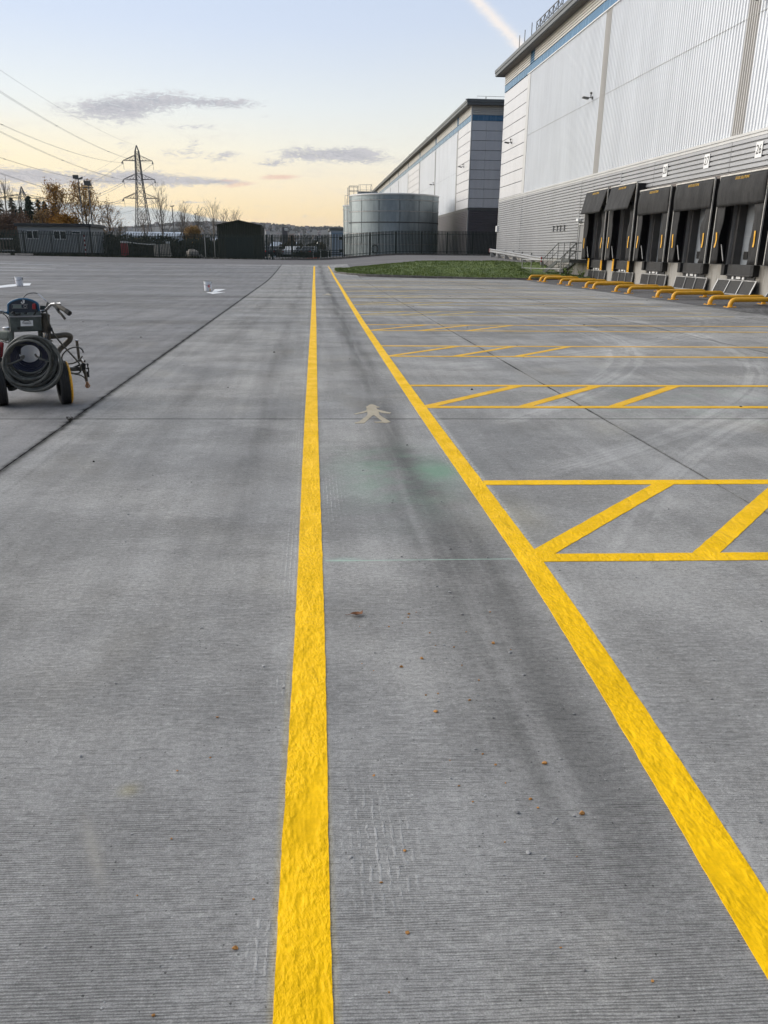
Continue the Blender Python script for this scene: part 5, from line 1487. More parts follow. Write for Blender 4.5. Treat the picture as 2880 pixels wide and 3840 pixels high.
def conifer(x, y, h, label, seed):
    rnd = random.Random(seed); t = thing('conifer_tree', label, 'conifer', (x, y, zt(x, y) - .3), 'dark conifers behind the cabin')
    part('trunk', MB().tube([(0, 0, 0), (0, 0, h)], [.18, .02], 6), 'bark_dark', t)
    mb = MB(); lv = int(h * 3.2)
    for i in range(lv):
        u = i / lv; z = lerp(h * .08, h * .97, u); L = (h * .27) * (1 - u) ** .8 * rnd.uniform(.75, 1.15) + .12
        for k in range(9):
            a = rnd.uniform(0, 6.28); l = L * rnd.uniform(.6, 1.1); d = Vector((math.cos(a), math.sin(a), 0)); w = Vector((-d.y, d.x, 0))
            p = Vector((0, 0, z + rnd.uniform(-.12, .12)))
            for j in range(4):
                s = (j + .5) / 4 * l; q = p + d * s + Vector((0, 0, -.25 * s + rnd.uniform(-.06, .1)))
                wd = .10 + .16 * (1 - j / 4)
                mb.add([q - d * .18 - w * wd, q + d * .22 + Vector((0, 0, -.08)), q - d * .18 + w * wd, q + Vector((0, 0, .12))], [(0, 1, 3), (1, 2, 3)])
    part('crown', mb, 'conifer_needle', t, kind='stuff')
CON = [(-50.7, 140, 8.9, 'tallest pointed conifer at the left edge'), (-48.8, 141, 8.2, 'pointed conifer second from the left edge'), (-47.0, 143, 7.6, 'conifer below the crossarm of the distant pylon'), (-45.6, 139, 8.0, 'left peak of the broad dark conifer clump'),
       (-44.7, 137, 8.3, 'tallest peak in the middle of the dark conifer clump'), (-44.0, 139, 7.9, 'conifer just right of the tallest peak of the clump'), (-43.2, 140, 7.3, 'lower conifer near the tan bush'), (-42.7, 138, 7.6, 'conifer left of the golden birch'),
       (-41.8, 140, 7.4, 'last conifer of the clump, touching the golden birch'), (-52.6, 142, 8.0, 'conifer cut by the left edge of the photo'), (-46.2, 137, 6.6, 'short conifer in front of the dark clump')]
for i, (x, y, h, l) in enumerate(CON): conifer(x, y, h + 1.1, l, 70 + i)
BT = [(-26.6, 152, 11.5, 'tallest bare tree right beside the pylon legs'), (-29.4, 150, 7.5, 'bare tree overlapping the right pylon leg'), (-23.6, 156, 7.8, 'bare tree left of the first street lamp'), (-26.9, 178, 11.0, 'bare tree just right of the first street lamp'),
      (-24.0, 180, 10.0, 'wide bare tree between the two street lamps'), (-21.2, 182, 12.0, 'tall bare tree left of the second street lamp'), (-18.9, 184, 10.0, 'bare tree just left of the second street lamp'), (-16.6, 186, 10.5, 'bare tree right of the second street lamp'), (-15.4, 176, 6.3, 'low bare tree left of the green shed'),
      (-47.0, 190, 6.7, 'small bare tree behind the low scrub by the cabin'), (-44.0, 196, 8.0, 'thin bare tree between the cabin and the pylon')]
for i, (x, y, h, l) in enumerate(BT): tree('bare_tree', (x, y, zt(x, y)), h, l, 90 + i, 'bark_pale' if i % 2 else 'bark_dark', None, spread=.5, n0=17, depth=2, group='bare trees beyond the fence', rmin=.013, up=1.25)
tree('shrub_tree', (-21.0, 150, zt(-21, 150)), 4.6, 'small russet tree under the first street lamp', 121, 'bark_dark', 'tan_leaf', 4, .13, .3, .8, 12, 3, 'autumn trees behind the cabin')
tree('shrub_tree', (-3.9, 152, zt(-4, 150) - .8), 4.6, 'round brown leafless tree beside the dark totem sign', 122, 'bark_dark', 'russet_twig', 2, .09, .3, .9, 22, 2, 'autumn trees behind the cabin')

def hedge(x0, x1, y, h, depth, label, m, seed, dens=90, size=.22):
    rnd = random.Random(seed); mb = MB(); n = int((x1 - x0) * dens)
    for _ in range(n):
        x = rnd.uniform(x0, x1); hh = h * (.78 + .35 * mnoise.noise((x * .5, seed, 0)) + .18 * mnoise.noise((x * 1.7, seed, 2)))
        z = zt(x, y) + hh * (rnd.random() ** .7); q = Vector((x, y + rnd.uniform(-depth, depth) * .5, z))
        u = Vector((rnd.uniform(-1, 1), rnd.uniform(-1, 1), rnd.uniform(-1, 1))).normalized() * size * rnd.uniform(.6, 1.3); w = u.orthogonal().normalized() * size * .6
        mb.add([q - u, q + w, q + u, q - w], [(0, 1, 2, 3)])
    t = thing('hedge', label, 'hedge', (0, 0, 0))
    part('foliage', mb, m, t, kind='stuff')
    core = MB(); xs_ = frange(x0, x1, 1.0)
    core.grid([[(x, y + depth * .2, zt(x, y) - .3), (x, y + depth * .2, zt(x, y) + h * .6)] for x in xs_]); core.grid([[(x, y + depth * .5, zt(x, y) - .3), (x, y + depth * .5, zt(x, y) + h * .6)] for x in xs_])
    part('stems', core, m, t, kind='stuff')
hedge(-24.0, -10.2, 98, 2.55, 2.5, 'dense dark green hedge between the cabin and the shed', 'hedge_leaf', 1, 170, .2)
hedge(-52, -31.8, 101, 2.6, 3, 'dark hedge behind the far left fence', 'hedge_leaf', 2, 120, .24)
hedge(-58, -37, 146, 5.2, 4, 'dark mass of evergreen undergrowth filling the gaps between the conifers', 'conifer_needle', 9, 150, .3)
hedge(-34, -22, 112, 3.1, 3, 'olive scrub rising between the cabin and the pylon', 'olive_scrub', 3, 80, .22)
hedge(-22, -9, 122, 2.2, 3, 'brown winter scrub beyond the dark hedge', 'winter_scrub', 4, 90, .22)
hedge(-5.0, 2.4, 128, 2.5, 4, 'dark winter scrub behind the palisade gate', 'winter_scrub', 5, 140, .26)
hedge(-5.0, 1.5, 122, 1.5, 2, 'low dark hedge behind the parked cars', 'hedge_leaf', 6, 140, .18)
hedge(-2.6, 2.7, 112, .9, 2, 'low shrubs beside the blue office block', 'hedge_leaf', 7, 120, .16)

# paved apron behind the fence where the hedge ends
mb = MB(); mb.grid([[(x, y, zt(x, y) + .004) for x in frange(-13.5, -5, 1.4)] for y in frange(86.4, 96.5, 1.4)])
o = struct('pavement', mb, 'kerb_concrete', 30); o['label'] = 'pale concrete pavement behind the fence left of the shed'

# ------------------------------------------------------------------ office, cars, sign, far roofs
of = thing('office_block', 'pale blue two-storey office block beside the tanks', 'office', (6, 118, zt(6, 118)))
wpart('wall', MB().box(3.0, 12, 118, 128, -1, 4.35), 'office_blue', of)
wpart('roof', MB().box(2.72, 12.3, 117.7, 128.3, 4.352, 4.72), 'dark_eave_metal', of, bevel=.03)
wpart('blue_band', MB().box(2.98, 12, 117.96, 117.998, 3.95, 4.02), 'blue_band_paint', of)
for z in (1.35, 3.05):
    for k in range(4):
        w_ = wpart('window', MB().box(4.05 + k * .62, 4.58 + k * .62, 117.95, 117.999, z, z + .5), 'white_upvc', of); wpart('pane', MB().box(4.09 + k * .62, 4.54 + k * .62, 117.94, 117.949, z + .04, z + .46), 'window_glass', w_)
wpart('downpipe', MB().tube([(2.95, 117.9, -1), (2.95, 117.9, 4.3)], .06, 8), 'light_trim', of)
def car(x, y, rz, m, label):
    t = thing('parked_car', label, 'car', (x, y, zt(x, y)), 'cars parked beyond the gate', rz)
    prof = [(-2.1, .35), (-2.12, .75), (-1.95, .98), (-1.1, 1.05), (-.55, 1.45), (.9, 1.48), (1.6, 1.08), (2.05, .95), (2.12, .6), (2.08, .33)]
    mb = MB(); mb.prism(prof, lambda p: (p[0], -.86, p[1]), lambda p: (p[0], .86, p[1])); part('body', mb, m, t, bevel=.06)
    for s in (-1, 1):
        part('window', MB().prism([(-1.0, 1.06), (-.52, 1.38), (.85, 1.41), (1.4, 1.08)], lambda p: (p[0], s * .862, p[1]), lambda p: (p[0], s * .875, p[1])), 'dark_glass', t)
        for wx in (-1.3, 1.3):
            w = part('wheel', MB().lathe([(.2, -.10), (.32, -.09), (.32, .09), (.2, .10)], 16, (wx, s * .80, .32), 'y'), 'black_rubber', t, 40)
            part('rim', MB().lathe([(.2, -.01), (.05, .01)], 12, (wx, s * .9, .32), 'y'), 'galvanised_steel', w)
    part('tail_light', MB().box(-2.14, -2.08, -.8, -.5, .7, .85).box(-2.14, -2.08, .5, .8, .7, .85), 'tail_red', t)
    part('headlight', MB().box(2.05, 2.13, -.8, -.5, .68, .8).box(2.05, 2.13, .5, .8, .68, .8), 'sign_white', t)
car(-2.6, 118, 1.25, 'car_white', 'white car parked behind the palisade gate'); car(-.2, 117, 1.3, 'car_dark', 'dark car beside the white one behind the gate'); car(-5.2, 117, 1.3, 'car_dark', 'dark car parked just right of the green shed')
t = thing('street_lamp', 'small lit lamp glowing in the scrub behind the gate', 'lamp', (1.05, 121, zt(1, 121))); part('pole', MB().tube([(0, 0, 0), (0, 0, 1.9)], .05, 6), 'pole_steel', t); part('bulb', MB().lathe([(.02, -.12), (.13, -.06), (.13, .06), (.02, .12)], 10, (0, 0, 1.98)), 'lit_lamp', t, 60)
rl = thing('low_railing', 'low white railing between the dark hedge and the blue office', 'railing', (1.2, 108, zt(1, 108)))
for k in range(5): part('post', MB().box(-.9 + k * .5, -.86 + k * .5, -.03, .03, 0, 1.0), 'white_upvc', rl)
part('rail', MB().box(-.95, 1.2, -.031, -.055, .9, .97), 'white_upvc', rl)
o = part('barrier_mesh', MB().hexa([(-.9, 86.3, zt(0, 86) + .0), (.9, 86.3, zt(0, 86)), (.9, 86.6, zt(0, 86)), (-.9, 86.6, zt(0, 86)), (-.8, 86.35, zt(0, 86) + .12), (.9, 86.3, zt(0, 86) + .22), (.9, 86.5, zt(0, 86) + .2), (-.8, 86.5, zt(0, 86) + .1)]), 'orange_mesh'); tag(o, 'crumpled orange barrier mesh lying at the foot of the gate', 'barrier mesh')
ts = thing('totem_sign', 'dark rectangular totem sign with a small white panel at its top', 'sign', (-4.55, 150, zt(-4.5, 150) - .6)); part('body', MB().box(-.5, .45, -.2, .2, 0, 5.9), 'charcoal_cladding', ts); part('panel', MB().box(-.1, .42, -.23, -.202, 5.3, 5.75), 'sign_white', ts); part('side_fin', MB().box(-.62, -.52, -.2, .2, 0, 5.7), 'grey_trim', ts)
part('lettering', MB().box(0, .1, -.235, -.231, 5.42, 5.62).box(.16, .2, -.235, -.231, 5.42, 5.62).box(.26, .34, -.235, -.231, 5.42, 5.62), 'grey_trim', ts)
for i, (x, y, w, h, l) in enumerate(((-64, 330, 22, 8.2, 'pale blue industrial roof low behind the pylon legs'), (-44, 350, 16, 6.8, 'pale blue industrial roof right of the pylon'), (-38, 420, 26, 5.0, 'long low pale shed roof seen left of the green shed'), (-10, 300, 9, 4.5, 'pale blue industrial building just right of the green shed'))):
    t = thing('industrial_shed', l, 'shed', (x, y, zt(x, y)), 'far industrial sheds in the valley'); H = h - zt(x, y)
    part('wall', MB().box(-w / 2, w / 2, 0, 30, 0, H - 2), 'far_roof_blue', t); part('roof', MB().hexa([(-w / 2 - .4, -.4, H - 1.99), (w / 2 + .4, -.4, H - 1.99), (w / 2 + .4, 30, H - 1.99), (-w / 2 - .4, 30, H - 1.99), (-w / 2 - .4, 14, H), (w / 2 + .4, 14, H), (w / 2 + .4, 16, H), (-w / 2 - .4, 16, H)]), 'far_roof_blue', t)

# ------------------------------------------------------------------ hillside with woods and houses
RID = [(-900, 1), (-560, 3), (-470, 8), (-410, 20), (-351, 33), (-267, 41), (-222, 46), (-177, 47), (-96, 48), (-51, 44), (-6, 40), (39, 41), (65, 40), (140, 38), (300, 28), (600, 16), (1200, 5)]
HK = 1.75
def ridge(x):
    for a, b in zip(RID, RID[1:]):
        if a[0] <= x <= b[0]: return lerp(a[1], b[1], (x - a[0]) / (b[0] - a[0]))
    return 1
def hz(x, y):
    x, y = x / HK, y / HK
    return HK * (lerp(-7.0, ridge(x) - 4.5, sstep(700, 1500, y)) + 2 * mnoise.noise((x * .008, y * .008, 0)) * sstep(750, 1000, y))
mb = MB(); mb.grid([[(x, y, hz(x, y)) for x in frange(-1600, 2100, 30)] for y in frange(1150, 2950, 45)])
o = struct('hills', mb, 'hillside', 60); o['label'] = 'wooded hillside with scattered houses in the distance'
rnd = random.Random(5); mb = MB()
ico = bmesh.new(); bmesh.ops.create_icosphere(ico, subdivisions=1, radius=1.0)
IV = [v.co.copy() for v in ico.verts]; IF = [tuple(v.index for v in f.verts) for f in ico.faces]; ico.free()
def clump(x, y, z, r, h):
    j = [rnd.uniform(.75, 1.25) for _ in IV]
    mb.add([(x + v.x * r * k, y + v.y * r * k, z + h * .5 + v.z * h * .55 * k) for v, k in zip(IV, j)], IF)
for _ in range(5200):
    x = rnd.uniform(-1150, 380); y = rnd.uniform(1350, 2640)
    s = rnd.uniform(.55, 1.2)
    if y < 2380 and mnoise.noise((x * .006, y * .004, 2)) < -.05: continue
    clump(x, y, hz(x, y) - 1, 5.0 * s, 8.5 * s)
for k in range(700):
    x = -1100 + k * 2.2 + rnd.uniform(-3, 3); y = rnd.uniform(2560, 2660); s = max(.35, .8 + .55 * mnoise.noise((x * .012, 0, 3)) + rnd.uniform(-.3, .4)); clump(x, y, hz(x, y) - 1.5, 5.0 * s, 9.5 * s)
o = part('woods', mb, 'far_wood', kind='stuff'); tag(o, 'far-off woods covering the hillside as one mass', 'woods')
hw_ = MB().box(-4.4, 4.4, -3.4, 3.4, -1.5, 5.0); hwm = hw_.mesh('wall'); hwm.materials.append(MATS['house_wall'])
hr_ = MB().prism([(-4.0, 5.0), (0, 8.2), (4.0, 5.0)], lambda p: (-4.8, p[0], p[1]), lambda p: (4.8, p[0], p[1])); hrm = hr_.mesh('roof'); hrm.materials.append(MATS['house_roof'])
rnd = random.Random(12); n = 0
for row in range(10):
    y = 1820 + row * 62
    for k in range(24):
        x = -820 + k * 46 + rnd.uniform(-20, 20) + row * 3
        if mnoise.noise((x * .004, y * .006, 7)) < -.02 or rnd.random() < .2: continue
        h_ = thing('house', 'small pale house on the distant wooded hillside', 'house', (x, y + rnd.uniform(-12, 12), 0), 'houses scattered over the distant hillside', rnd.uniform(-.35, .35))
        h_.location.z = hz(h_.location.x, h_.location.y) + 4.0
        sc = rnd.uniform(.75, 1.15); h_.scale = (sc, sc, sc)
        link('wall', hwm, None, h_); link('roof', hrm, None, h_)

# ------------------------------------------------------------------ air
mb = MB().box(-2480, 2580, -58, 3480, -32, 108)
hzo = part('haze', mb, None); hzo['kind'] = 'stuff'; hzo['label'] = 'thin even haze over the whole scene'
hm = bpy.data.materials.new('haze'); hm.use_nodes = True
hm.node_tree.nodes.remove(hm.node_tree.nodes['Principled BSDF'])
pv = hm.node_tree.nodes.new('ShaderNodeVolumePrincipled'); pv.inputs['Color'].default_value = (.86, .90, .96, 1); pv.inputs['Density'].default_value = .00007; pv.inputs['Anisotropy'].default_value = .2
hm.node_tree.links.new(pv.outputs[0], hm.node_tree.nodes['Material Output'].inputs['Volume'])
hzo.data.materials.append(hm)

# ------------------------------------------------------------------ paint buckets
def bucket(loc, label, red, group='white paint buckets standing on the yard'):
    t = thing('paint_bucket', label, 'bucket', loc, group)
    part('pail', MB().lathe([(.135, .0), (.14, .01), (.155, .22), (.16, .225), (.16, .235), (.156, .24), (.168, .385), (.176, .388), (.176, .40), (.165, .40), (.150, .02)], 32, cap=False).lathe([(.14, .008), (.01, .008)], 24), 'bucket_white', t, 45)
    hd = [(.175 * math.cos(a), .175 * math.sin(a) * .35 - .14, .36 - .12 * abs(math.sin(a))) for a in [math.pi * k / 12 - math.pi for k in range(13)]]
    part('handle', MB().tube(hd, .006, 5), 'pole_steel', t)
    for s in (-1, 1): part('ear', MB().box(s * .165 - .012, s * .165 + .012, -.02, .02, .33, .38), 'pole_steel', t)
    if red:
        f = lambda p, r: ((r) * math.sin(p[0] / .155), -(r) * math.cos(p[0] / .155), p[1])
        a0 = .06
        o = MB().prism([(a0 - .055, .20), (a0, .13), (a0 + .055, .20), (a0, .275)], lambda p: f(p, .155), lambda p: f(p, .165)); part('warning_diamond', o, 'print_red', t)
        o = MB().prism([(a0 + .01, .03), (a0 + .06, .015), (a0 + .055, .10), (a0 + .035, .125)], lambda p: f(p, .145), lambda p: f(p, .158)); part('paint_drip', o, 'stripe_yellow', t)
        o = MB().lathe([(.178, .395), (.179, .403), (.170, .404)], 32, cap=False); part('stained_rim', o, 'overspray_yellow', t)
    else:
        o = MB().box(.165, .19, -.04, .0, .27, .33); part('clip', o, 'pole_steel', t)
        o = MB().box(-.155, -.148, -.06, .02, .12, .2); part('red_mark', o, 'print_red', t)
bucket((-4.27, 33.7, .005), 'white paint bucket with a red diamond and a yellow drip', True)
bucket((-13.1, 37.45, .005), 'plain white paint bucket on the arrow at the far left', False)

# ------------------------------------------------------------------ line striping machine
MO = Vector((-3.1, 8.85, 0))
ms = thing('line_striping_machine', 'walk-behind line striping machine with a coiled grey hose', 'line striper', MO)
def M(cx, cy, d=0.0):
    """point of the machine at d metres behind (+) or in front (-) of its axle"""
    x = -3.30 + .000663 * cx - .0001005 * cy + 1.81e-8 * cx * cy; z = 1.24 - .000693 * cy + 6e-6 * cx
    s = (8.85 + d) / 8.85
    return (x * s - MO.x, d, 1.65 + (z - 1.65) * s)
def W(cx, cy, d): return M(cx, cy, d)
# wheels: thick ribbed tyres
def wheel(x, y, r, w, lab=None, yellow=False, steer=0.0):
    wm = MB(); n = 36
    wm.lathe([(r * .62, -w * .46), (r * .9, -w * .5), (r * .985, -w * .42), (r, -w * .36)] + [p for k in range(4) for p in ((r, -w * .36 + w * .18 * k + .002), (r - .007, -w * .36 + w * .18 * k + .004), (r - .007, -w * .36 + w * .18 * k + .010), (r, -w * .36 + w * .18 * k + .012))] + [(r, w * .36), (r * .985, w * .42), (r * .9, w * .5), (r * .62, w * .46)], n, (0, 0, 0), 'x', cap=False)
    t = part('tyre', wm, 'tyre_rubber', ms, 50, lab); t.location = (x, y, r); t.rotation_euler = (0, 0, steer)
    zz = MB()
    for gx_ in (-.3, -.1, .1, .3):
        pts = [(gx_ * w + (.0045 if k % 2 else -.0045), (r + .001) * math.cos(2 * math.pi * k / 72), (r + .001) * math.sin(2 * math.pi * k / 72)) for k in range(72)]
        zz.tube(pts, .0035, 4, closed=True)
    part('tread_groove', zz, 'print_black', t)
    part('rim', MB().lathe([(r * .63, -w * .4), (r * .55, -w * .2), (r * .2, -w * .25), (.02, -w * .3)], 24, (0, 0, 0), 'x', cap=False).lathe([(r * .63, w * .4), (r * .55, w * .2), (r * .2, w * .25), (.02, w * .3)], 24, (0, 0, 0), 'x', cap=False), 'machine_dark', t, 40)
    if yellow: part('painted_sidewall', MB().lathe([(r * .60, w * .47), (r * .9, w * .515), (r * .994, w * .44), (r * 1.006, w * .40), (r * 1.004, w * .27)], n, (0, 0, 0), 'x', cap=False), 'safety_yellow', t, 60, label='sidewall coated in yellow paint')
wheel(.335, .0, .232, .125, None, True, .42); wheel(-.33, -.06, .232, .125, None, False, .36)
wheel(-.26, .85, .11, .07)
part('axle', MB().tube([(-.33, -.03, .232), (.33, 0, .232)], .022, 8), 'machine_dark', ms)
part('chassis', MB().bar((-.2, -.02, .26), (-.2, .95, .22), .05).bar((.16, -.02, .26), (.0, .95, .22), .05).bar((-.25, .0, .29), (.3, .0, .29), .06).bar((-.24, .9, .22), (-.26, .85, .12), .03), 'machine_dark', ms)
part('drive_box', MB().hexa([W(740, 1480, .02), W(870, 1480, .02), W(870, 1480, .2), W(740, 1480, .2), W(740, 1300, .02), W(870, 1300, .02), W(870, 1300, .2), W(740, 1300, .2)]), 'machine_dark', ms, bevel=.01)
part('drive_box', MB().hexa([W(95, 1530, .02), W(240, 1530, .02), W(240, 1530, .2), W(95, 1530, .2), W(95, 1340, .02), W(240, 1340, .02), W(240, 1340, .2), W(95, 1340, .2)]), 'machine_dark', ms, bevel=.01)
part('tray', MB().hexa([W(275, 1560, -.04), W(735, 1545, -.04), W(735, 1545, .3), W(275, 1560, .3), W(275, 1495, -.04), W(735, 1490, -.04), W(735, 1490, .3), W(275, 1495, .3)]), 'machine_grey', ms, bevel=.006)
part('splash_plate', MB().hexa([W(320, 1495, .0), W(690, 1490, .0), W(690, 1490, .02), W(320, 1495, .02), W(315, 1330, .0), W(700, 1330, .0), W(700, 1330, .02), W(315, 1330, .02)]), 'overspray_yellow', ms)
part('upright', MB().bar(W(180, 1540, .03), W(180, 650, .02), .035).bar(W(710, 1540, .03), W(620, 640, .02), .035), 'machine_grey', ms)
part('upright', MB().bar(W(690, 1540, -.03), W(690, 1180, -.02), .03), 'machine_grey', ms)
# paint pail hanging in the frame
fb = part('fluid_pail', MB().lathe([(.13, 0), (.15, .17), (.155, .175), (.15, .18), (.158, .42), (.164, .425), (.164, .44), (.15, .44)], 28, tuple(Vector(M(455, 1400, .3)))), 'bucket_white', ms, 45)
sp_ = [M(300 + 18 * math.cos(k * .8), 880 + k * 3.2, .08 + .02 * math.sin(k * .8)) for k in range(40)]
part('spring', MB().tube(sp_, .006, 5), 'machine_dark', ms)
# control box and display
part('control_box', MB().hexa([W(160, 665, -.08), W(655, 650, -.08), W(650, 650, .22), W(165, 665, .22), W(132, 432, -.10), W(638, 425, -.10), W(640, 425, .22), W(135, 432, .22)]), 'machine_grey', ms, bevel=.008)
part('box_lip', MB().bar(W(130, 428, -.105), W(640, 422, -.105), .014), 'grey_trim', ms)
part('plug_hole', MB().lathe([(.016, 0), (.016, -.004)], 16, M(288, 605, -.090), 'y'), 'print_black', ms)
lb = part('label_plate', MB().hexa([W(318, 575, -.094), W(512, 572, -.094), W(512, 572, -.089), W(318, 575, -.089), W(314, 488, -.100), W(508, 485, -.100), W(508, 485, -.093), W(314, 488, -.093)]), 'sign_white', ms)
def put_text(s_, size, cx, cy, d, par, m, sx=1.0, shear=0.0):
    me = text_mesh(s_, size, .0006, shear, sx); me.materials.append(MATS[m]); o = link('lettering', me, None, par); o.rotation_euler = (math.pi / 2, 0, 0); o.location = M(cx, cy, d); return o
put_text('MARKEX', .023, 413, 530, -.1005, lb, 'print_black', 1.0)
put_text('______', .010, 413, 546, -.0995, lb, 'print_black', 1.3)
arc = [M(348 + 124 * (k / 16), 516 - 30 * math.sin(math.pi * (k / 16)) ** .7, -.1015) for k in range(17)]
part('printed_arch', MB().tube(arc, [.001 + .0035 * math.sin(math.pi * k / 16) for k in range(17)], 5), 'print_black', lb)
outline = [(104, 400), (102, 235), (150, 195), (215, 168), (280, 150), (350, 146), (425, 152), (500, 172), (560, 200), (600, 228), (630, 400)]
inner = [(134, 420), (136, 250), (175, 215), (230, 192), (290, 177), (350, 173), (415, 180), (480, 198), (535, 222), (566, 250), (600, 420)]
part('panel_hood', MB().prism(outline, lambda p: M(p[0], p[1], -.06), lambda p: M(p[0], p[1], .16)), 'machine_blue', ms, bevel=.012)
fp = part('control_panel', MB().prism(inner, lambda p: M(p[0], p[1], -.068), lambda p: M(p[0], p[1], -.055)), 'panel_navy', ms)
part('display_frame', MB().tube([M(x, y, -.071) for x, y in ((182, 300), (182, 245), (425, 243), (430, 302))], .003, 4, closed=True), 'grey_trim', fp)
part('display', MB().prism([(198, 296), (196, 254), (330, 252), (332, 297)], lambda p: M(p[0], p[1], -.075), lambda p: M(p[0], p[1], -.068)), 'lcd', fp)
part('dial', MB().tube([M(388 + 22 * math.cos(k * .449), 274 + 20 * math.sin(k * .449), -.073) for k in range(14)], .0035, 5, closed=True), 'grey_trim', fp)
part('switch', MB().prism([(500, 318), (497, 236), (545, 230), (551, 316)], lambda p: M(p[0], p[1], -.088), lambda p: M(p[0], p[1], -.066)), 'red_plastic', fp, bevel=.004)
hexo = [(323, 200), (348, 180), (372, 187), (372, 215), (350, 228), (325, 218)]
part('hexagon_logo', MB().tube([M(x, y, -.071) for x, y in hexo[1:] + hexo[:1]][:5] + [M(335, 205, -.071)], .0052, 5).tube([M(374, 205, -.071), M(352, 203, -.071)], .005, 5), 'sign_white', fp)
put_text('______', .008, 351, 229, -.0695, fp, 'sign_white', 1.0)
part('control_shelf', MB().hexa([W(138, 428, -.09), W(636, 422, -.09), W(620, 400, .0), W(140, 405, .0), W(138, 350, -.062), W(628, 345, -.062), W(620, 340, .0), W(140, 345, .0)]), 'machine_grey', ms)
for (x, y, r) in ((212, 372, .016), (300, 385, .013), (404, 376, .010), (255, 400, .009)): part('knob', MB().lathe([(r, 0), (r, -.03), (r * .7, -.04)], 14, M(x, y, -.09), 'y'), 'machine_dark', ms, 40)
part('toggle_lever', MB().tube([M(515, 412, -.09), M(545, 375, -.12), M(548, 325, -.14)], .008, 6), 'machine_dark', ms)
part('side_box', MB().hexa([W(618, 330, .1), W(708, 328, .1), W(708, 328, .24), W(618, 330, .24), W(618, 266, .1), W(708, 266, .1), W(708, 266, .24), W(618, 266, .24)]), 'machine_grey', ms, bevel=.005)
# pump on the right
part('pump_cylinder', MB().tube([M(690, 670, .02), M(690, 380, .02)], .040, 14), 'hose_brown', ms, 50)
part('pump_rod', MB().tube([M(697, 860, .02), M(697, 670, .02)], .018, 8).tube([M(695, 720, .02), M(700, 720, .021)], .03, 8), 'chrome', ms)
part('pump_filter', MB().tube([M(757, 800, .03), M(757, 590, .03)], .020, 10).tube([M(752, 590, .03), M(752, 400, .03)], .013, 8), 'hose_brown', ms)
# handlebars
part('handlebar', MB().tube([M(650, 355, -.02), M(700, 340, -.05), M(760, 285, -.08), M(800, 245, -.15), M(860, 240, -.22)], .014, 10), 'chrome', ms, 50)
part('handlebar', MB().tube([M(-120, 345, -.2), M(0, 352, -.12), M(70, 362, -.05), M(105, 365, -.0)], .014, 10), 'chrome', ms, 50)
part('brake_clamp', MB().hexa([W(812, 250, -.18), W(950, 265, -.24), W(950, 265, -.19), W(812, 250, -.14), W(815, 228, -.19), W(945, 220, -.24), W(945, 220, -.19), W(815, 228, -.14)]), 'chrome', ms, bevel=.01)
part('brake_clamp', MB().tube([M(850, 262, -.2), M(900, 320, -.24), M(915, 375, -.26)], [.02, .018, .010], 8), 'machine_dark', ms)
part('grip', MB().tube([M(895, 262, -.23), M(960, 305, -.27), M(1040, 355, -.31), M(1080, 385, -.33)], [.022, .024, .024, .025], 12), 'hose_brown', ms, 50)
part('grip_end', MB().tube([M(1030, 350, -.308), M(1083, 387, -.335)], .027, 12), 'black_rubber', ms, 50)
part('brake_lever', MB().tube([M(905, 345, -.25), M(950, 395, -.27), M(995, 450, -.29), M(1015, 475, -.29)], [.010, .013, .014, .013], 8), 'hose_brown', ms, 50)
part('left_grip', MB().tube([M(-60, 348, -.16), M(40, 358, -.08)], .018, 10), 'galvanised_steel', ms)
cab = lambda pts, r, m, n='cable': part(n, MB().tube(pts, r, 8), m, ms, 60)
def spline(pts, n=8):
    pts = [Vector(p) for p in pts]; out_ = []
    for i in range(len(pts) - 1):
        p0, p1, p2, p3 = pts[max(0, i - 1)], pts[i], pts[i + 1], pts[min(len(pts) - 1, i + 2)]
        for k in range(n):
            t_ = k / n
            out_.append(.5 * ((2 * p1) + (p2 - p0) * t_ + (2 * p0 - 5 * p1 + 4 * p2 - p3) * t_ ** 2 + (3 * p1 - p0 - 3 * p2 + p3) * t_ ** 3))
    return out_ + [pts[-1]]
cab(spline([M(360, 150, -.02), M(385, 118, -.03), M(430, 88, -.04), M(500, 74, -.04), M(560, 78, -.04), M(590, 90, -.04)]), .004, 'machine_dark')
cab(spline([M(588, 88, -.04), M(640, 130, -.06), M(690, 175, -.08), M(720, 200, -.08)]), .006, 'chrome')
cab(spline([M(735, 210, -.08), M(775, 250, -.10), M(840, 285, -.14), M(890, 350, -.2), M(920, 385, -.24)]), .004, 'machine_dark')
cab(spline([M(45, 385, -.1), M(100, 425, -.05), M(128, 475, -.02), M(138, 560, .0), M(140, 640, .05)]), .005, 'machine_dark')
# coiled hoses hung on the front of the frame: an inner blue coil and outer grey loops
rnd = random.Random(2)
def coil(cx, cy, rx, ry, d, r, m, a0=0.0, a1=6.283, tilt=0.0, name='hose_loop'):
    pts = []
    n = max(16, int(44 * abs(a1 - a0) / 6.283))
    for k in range(n + (0 if a1 - a0 >= 6.28 else 1)):
        a = a0 + (a1 - a0) * k / n; c_, s_ = math.cos(a), math.sin(a)
        x, y = rx * c_, ry * s_; pts.append(M(cx + x * math.cos(tilt) - y * math.sin(tilt), cy + x * math.sin(tilt) + y * math.cos(tilt), d + .012 * math.sin(a * 2 + cx)))
    return part(name, MB().tube(pts, r, 9, closed=(a1 - a0 >= 6.28)), m, ms, 60)
for k in range(6):
    coil(450 + rnd.uniform(-4, 4), 1000 + k * 7, 178 + k * 21, 152 + k * 24, .04 - .03 * k, .0115, 'hose_blue', tilt=.1)
